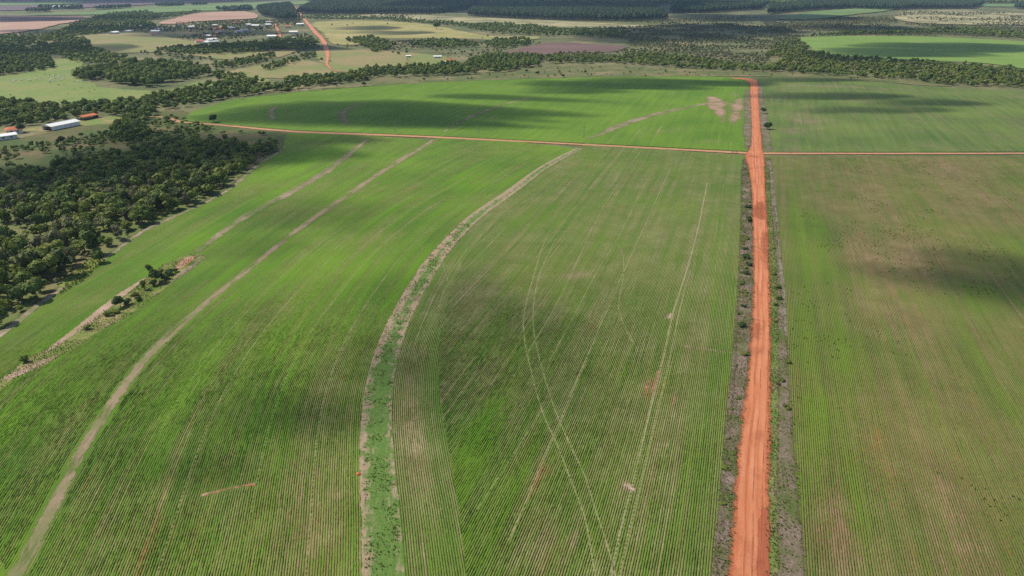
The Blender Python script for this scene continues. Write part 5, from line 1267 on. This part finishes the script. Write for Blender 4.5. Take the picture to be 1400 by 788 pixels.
# water tower by the far road
e = root('water_tower', at(407.5, 27), 0, 'white water tower beside the far red road', 'tower')
v, q_ = tube([(0, 0, 0), (0, 0, 11)], [1.3, 1.3], 10); link('shaft', np_mesh('shaft', v, [q_], [M['plaster']], smooth=True), e)
v, q_ = tube([(0, 0, 11), (0, 0, 11.6), (0, 0, 15), (0, 0, 15.6)], [1.4, 2.4, 2.4, .4], 12); link('tank', np_mesh('tank', v, [q_], [M['white_metal']], smooth=True), e)

# ------------------------------------------------------------------ poles, gate, markers
for (x, y, hgt, lb) in [(540, 181.5, 8, 'thin timber pole in the far field, leftmost of the three'), (654, 183.5, 8, 'thin timber pole in the far field, middle of the three'), (798, 188.5, 8, 'thin timber pole in the far field, rightmost of the three'), (1310, 119, 9, 'pale pole at the edge of the right creek wood')]:
    e = root('utility_pole', at(x, y), .3, lb, 'pole')
    v, q_ = tube([(0, 0, -.3), (0, 0, hgt * .5), (0, 0, hgt)], [.2, .17, .13], 8); link('post', np_mesh('post', v, [q_], [M['pale_bark']], smooth=True), e)
    MB().box(-.8, -.06, hgt - .7, .8, .06, hgt - .55).build('crossarm', M['wood'], e)
    for sx in (-.65, 0.0, .65):
        v, q_ = tube([(sx, 0, hgt - .549), (sx, 0, hgt - .35)], [.06, .04], 6); link('insulator', np_mesh('insulator', v, [q_], [M['glass']]), e)
e = root('field_gate', at(1004, 209.5), 0.0, 'dark timber gate posts where the cross track meets the red road', 'gate')
for sx in (-1.6, 1.6):
    MB().box(sx - .14, -.14, -.2, sx + .14, .14, 1.9).build('post', M['wood'], e)
for z in (.5, .95, 1.4):
    MB().box(-1.455, -.05, z, 1.455, .05, z + .14).build('rail', M['wood'], e)
# orange soil mound at the bank edge
rng = np.random.RandomState(5)
v, t_ = sphere_pts(np.array([0, 0, .05]), np.array([.55, .5, .45]), 10, 6, rng)
xy = at(490, 649)
o = link('soil_mound', np_mesh('soil_mound', v, [t_], [plain('fresh orange soil', (.6, .16, .06), .95, .25, 3)], smooth=True), None, (xy[0], xy[1], 0.04))
tag(o, 'small bright orange soil mound at the left edge of the wide bank', 'mound')

# ------------------------------------------------------------------ white cattle: one body, standing or grazing
def cow_mesh(graze):
    prof = [(-1.0, 1.18, .10, .14), (-.9, 1.12, .27, .30), (-.5, 1.02, .30, .36), (0, .98, .34, .40), (.45, 1.02, .31, .40), (.75, 1.12, .25, .36), (.95, 1.18 if not graze else 1.0, .16, .24)]
    prof += [(1.2, 1.32, .13, .18), (1.38, 1.42, .14, .16), (1.62, 1.32, .10, .11), (1.8, 1.22, .07, .07)] if not graze else [(1.15, .72, .13, .17), (1.28, .42, .13, .15), (1.38, .22, .09, .1), (1.42, .08, .06, .06)]
    n = 8; V, Q = [], []
    for k, (x, z, ry, rz_) in enumerate(prof):
        for i in range(n):
            t = 2 * math.pi * i / n
            V.append((x, ry * math.cos(t), z + rz_ * math.sin(t)))
        if k:
            for i in range(n): Q.append(((k - 1) * n + i, (k - 1) * n + (i + 1) % n, k * n + (i + 1) % n, k * n + i))
    V = np.array(V); Q = np.array(Q); base = len(V); VV, QQ = [V], [Q]
    for (x, y, hind) in ((.62, .18, 0), (.62, -.18, 0), (-.72, .19, 1), (-.72, -.19, 1)):
        path = [(x, y, .95), (x + (.06 if hind else .02), y, .68), (x - (.09 if hind else .0), y, .42), (x - (.03 if hind else .01), y, .1), (x + .03, y, 0)]
        v, q_ = tube(path, [.16 if hind else .12, .11, .065, .05, .07], 6)
        VV.append(v); QQ.append(q_ + base); base += len(v)
    v, q_ = tube([(-1.0, 0, 1.2), (-1.1, 0, .9), (-1.08, 0, .5)], [.04, .025, .05], 5); VV.append(v); QQ.append(q_ + base); base += len(v)
    hz, hx = (1.5, 1.36) if not graze else (.52, 1.2)
    for s in (-1, 1):
        v, q_ = tube([(hx, s * .1, hz), (hx - .05, s * .3, hz - .04)], [.06, .03], 5); VV.append(v); QQ.append(q_ + base); base += len(v)
    return np_mesh('cow', np.vstack(VV), [np.vstack(QQ)], [M['hide']], smooth=True)
M['hide'] = plain('white cattle hide', (.72, .68, .62), .8, .12, 1.5)
COWS = [cow_mesh(False), cow_mesh(True)]
for k, (zx, zy) in enumerate([(55, 440), (68, 438), (62, 444), (98, 436), (120, 436), (152, 436), (165, 439), (185, 434), (217, 425), (276, 443), (284, 436), (291, 442), (294, 415), (303, 412), (318, 414), (322, 425), (337, 434), (340, 430), (350, 414), (312, 424), (298, 426), (330, 417), (289, 430), (418, 445), (444, 446), (452, 448), (490, 466)]):
    xy = at(zx / 3.94, zy / 3.94)
    xy = xy + rs.uniform(-2.5, 2.5, 2)
    o = link('cow', COWS[k % 2], None, (xy[0], xy[1], float(height(*xy)) + .15), random.uniform(-.6, .6) + (math.pi if k % 3 == 0 else 0), (1.15, 1.15, 1.15))
    tag(o, ('white cow grazing with its head down in the green pasture' if k % 2 else 'white cow standing in the green pasture'), 'cow', 'grazing white cattle' if k % 2 else 'standing white cattle')

# ------------------------------------------------------------------ haze
hm = bpy.data.materials.new('haze'); hm.use_nodes = True
hm.node_tree.nodes.remove(hm.node_tree.nodes['Principled BSDF'])
hv = hm.node_tree.nodes.new('ShaderNodeVolumePrincipled')
hv.inputs['Color'].default_value = (.5, .72, 1.0, 1); hv.inputs['Density'].default_value = .000062; hv.inputs['Anisotropy'].default_value = .2
hm.node_tree.links.new(hv.outputs[0], hm.node_tree.nodes['Material Output'].inputs['Volume'])
o = MB().box(-21000, -1200, -40, 21000, 22000, 125).build('haze', hm, None)
tag(o, 'thin pale blue haze over the far country', kind='stuff')
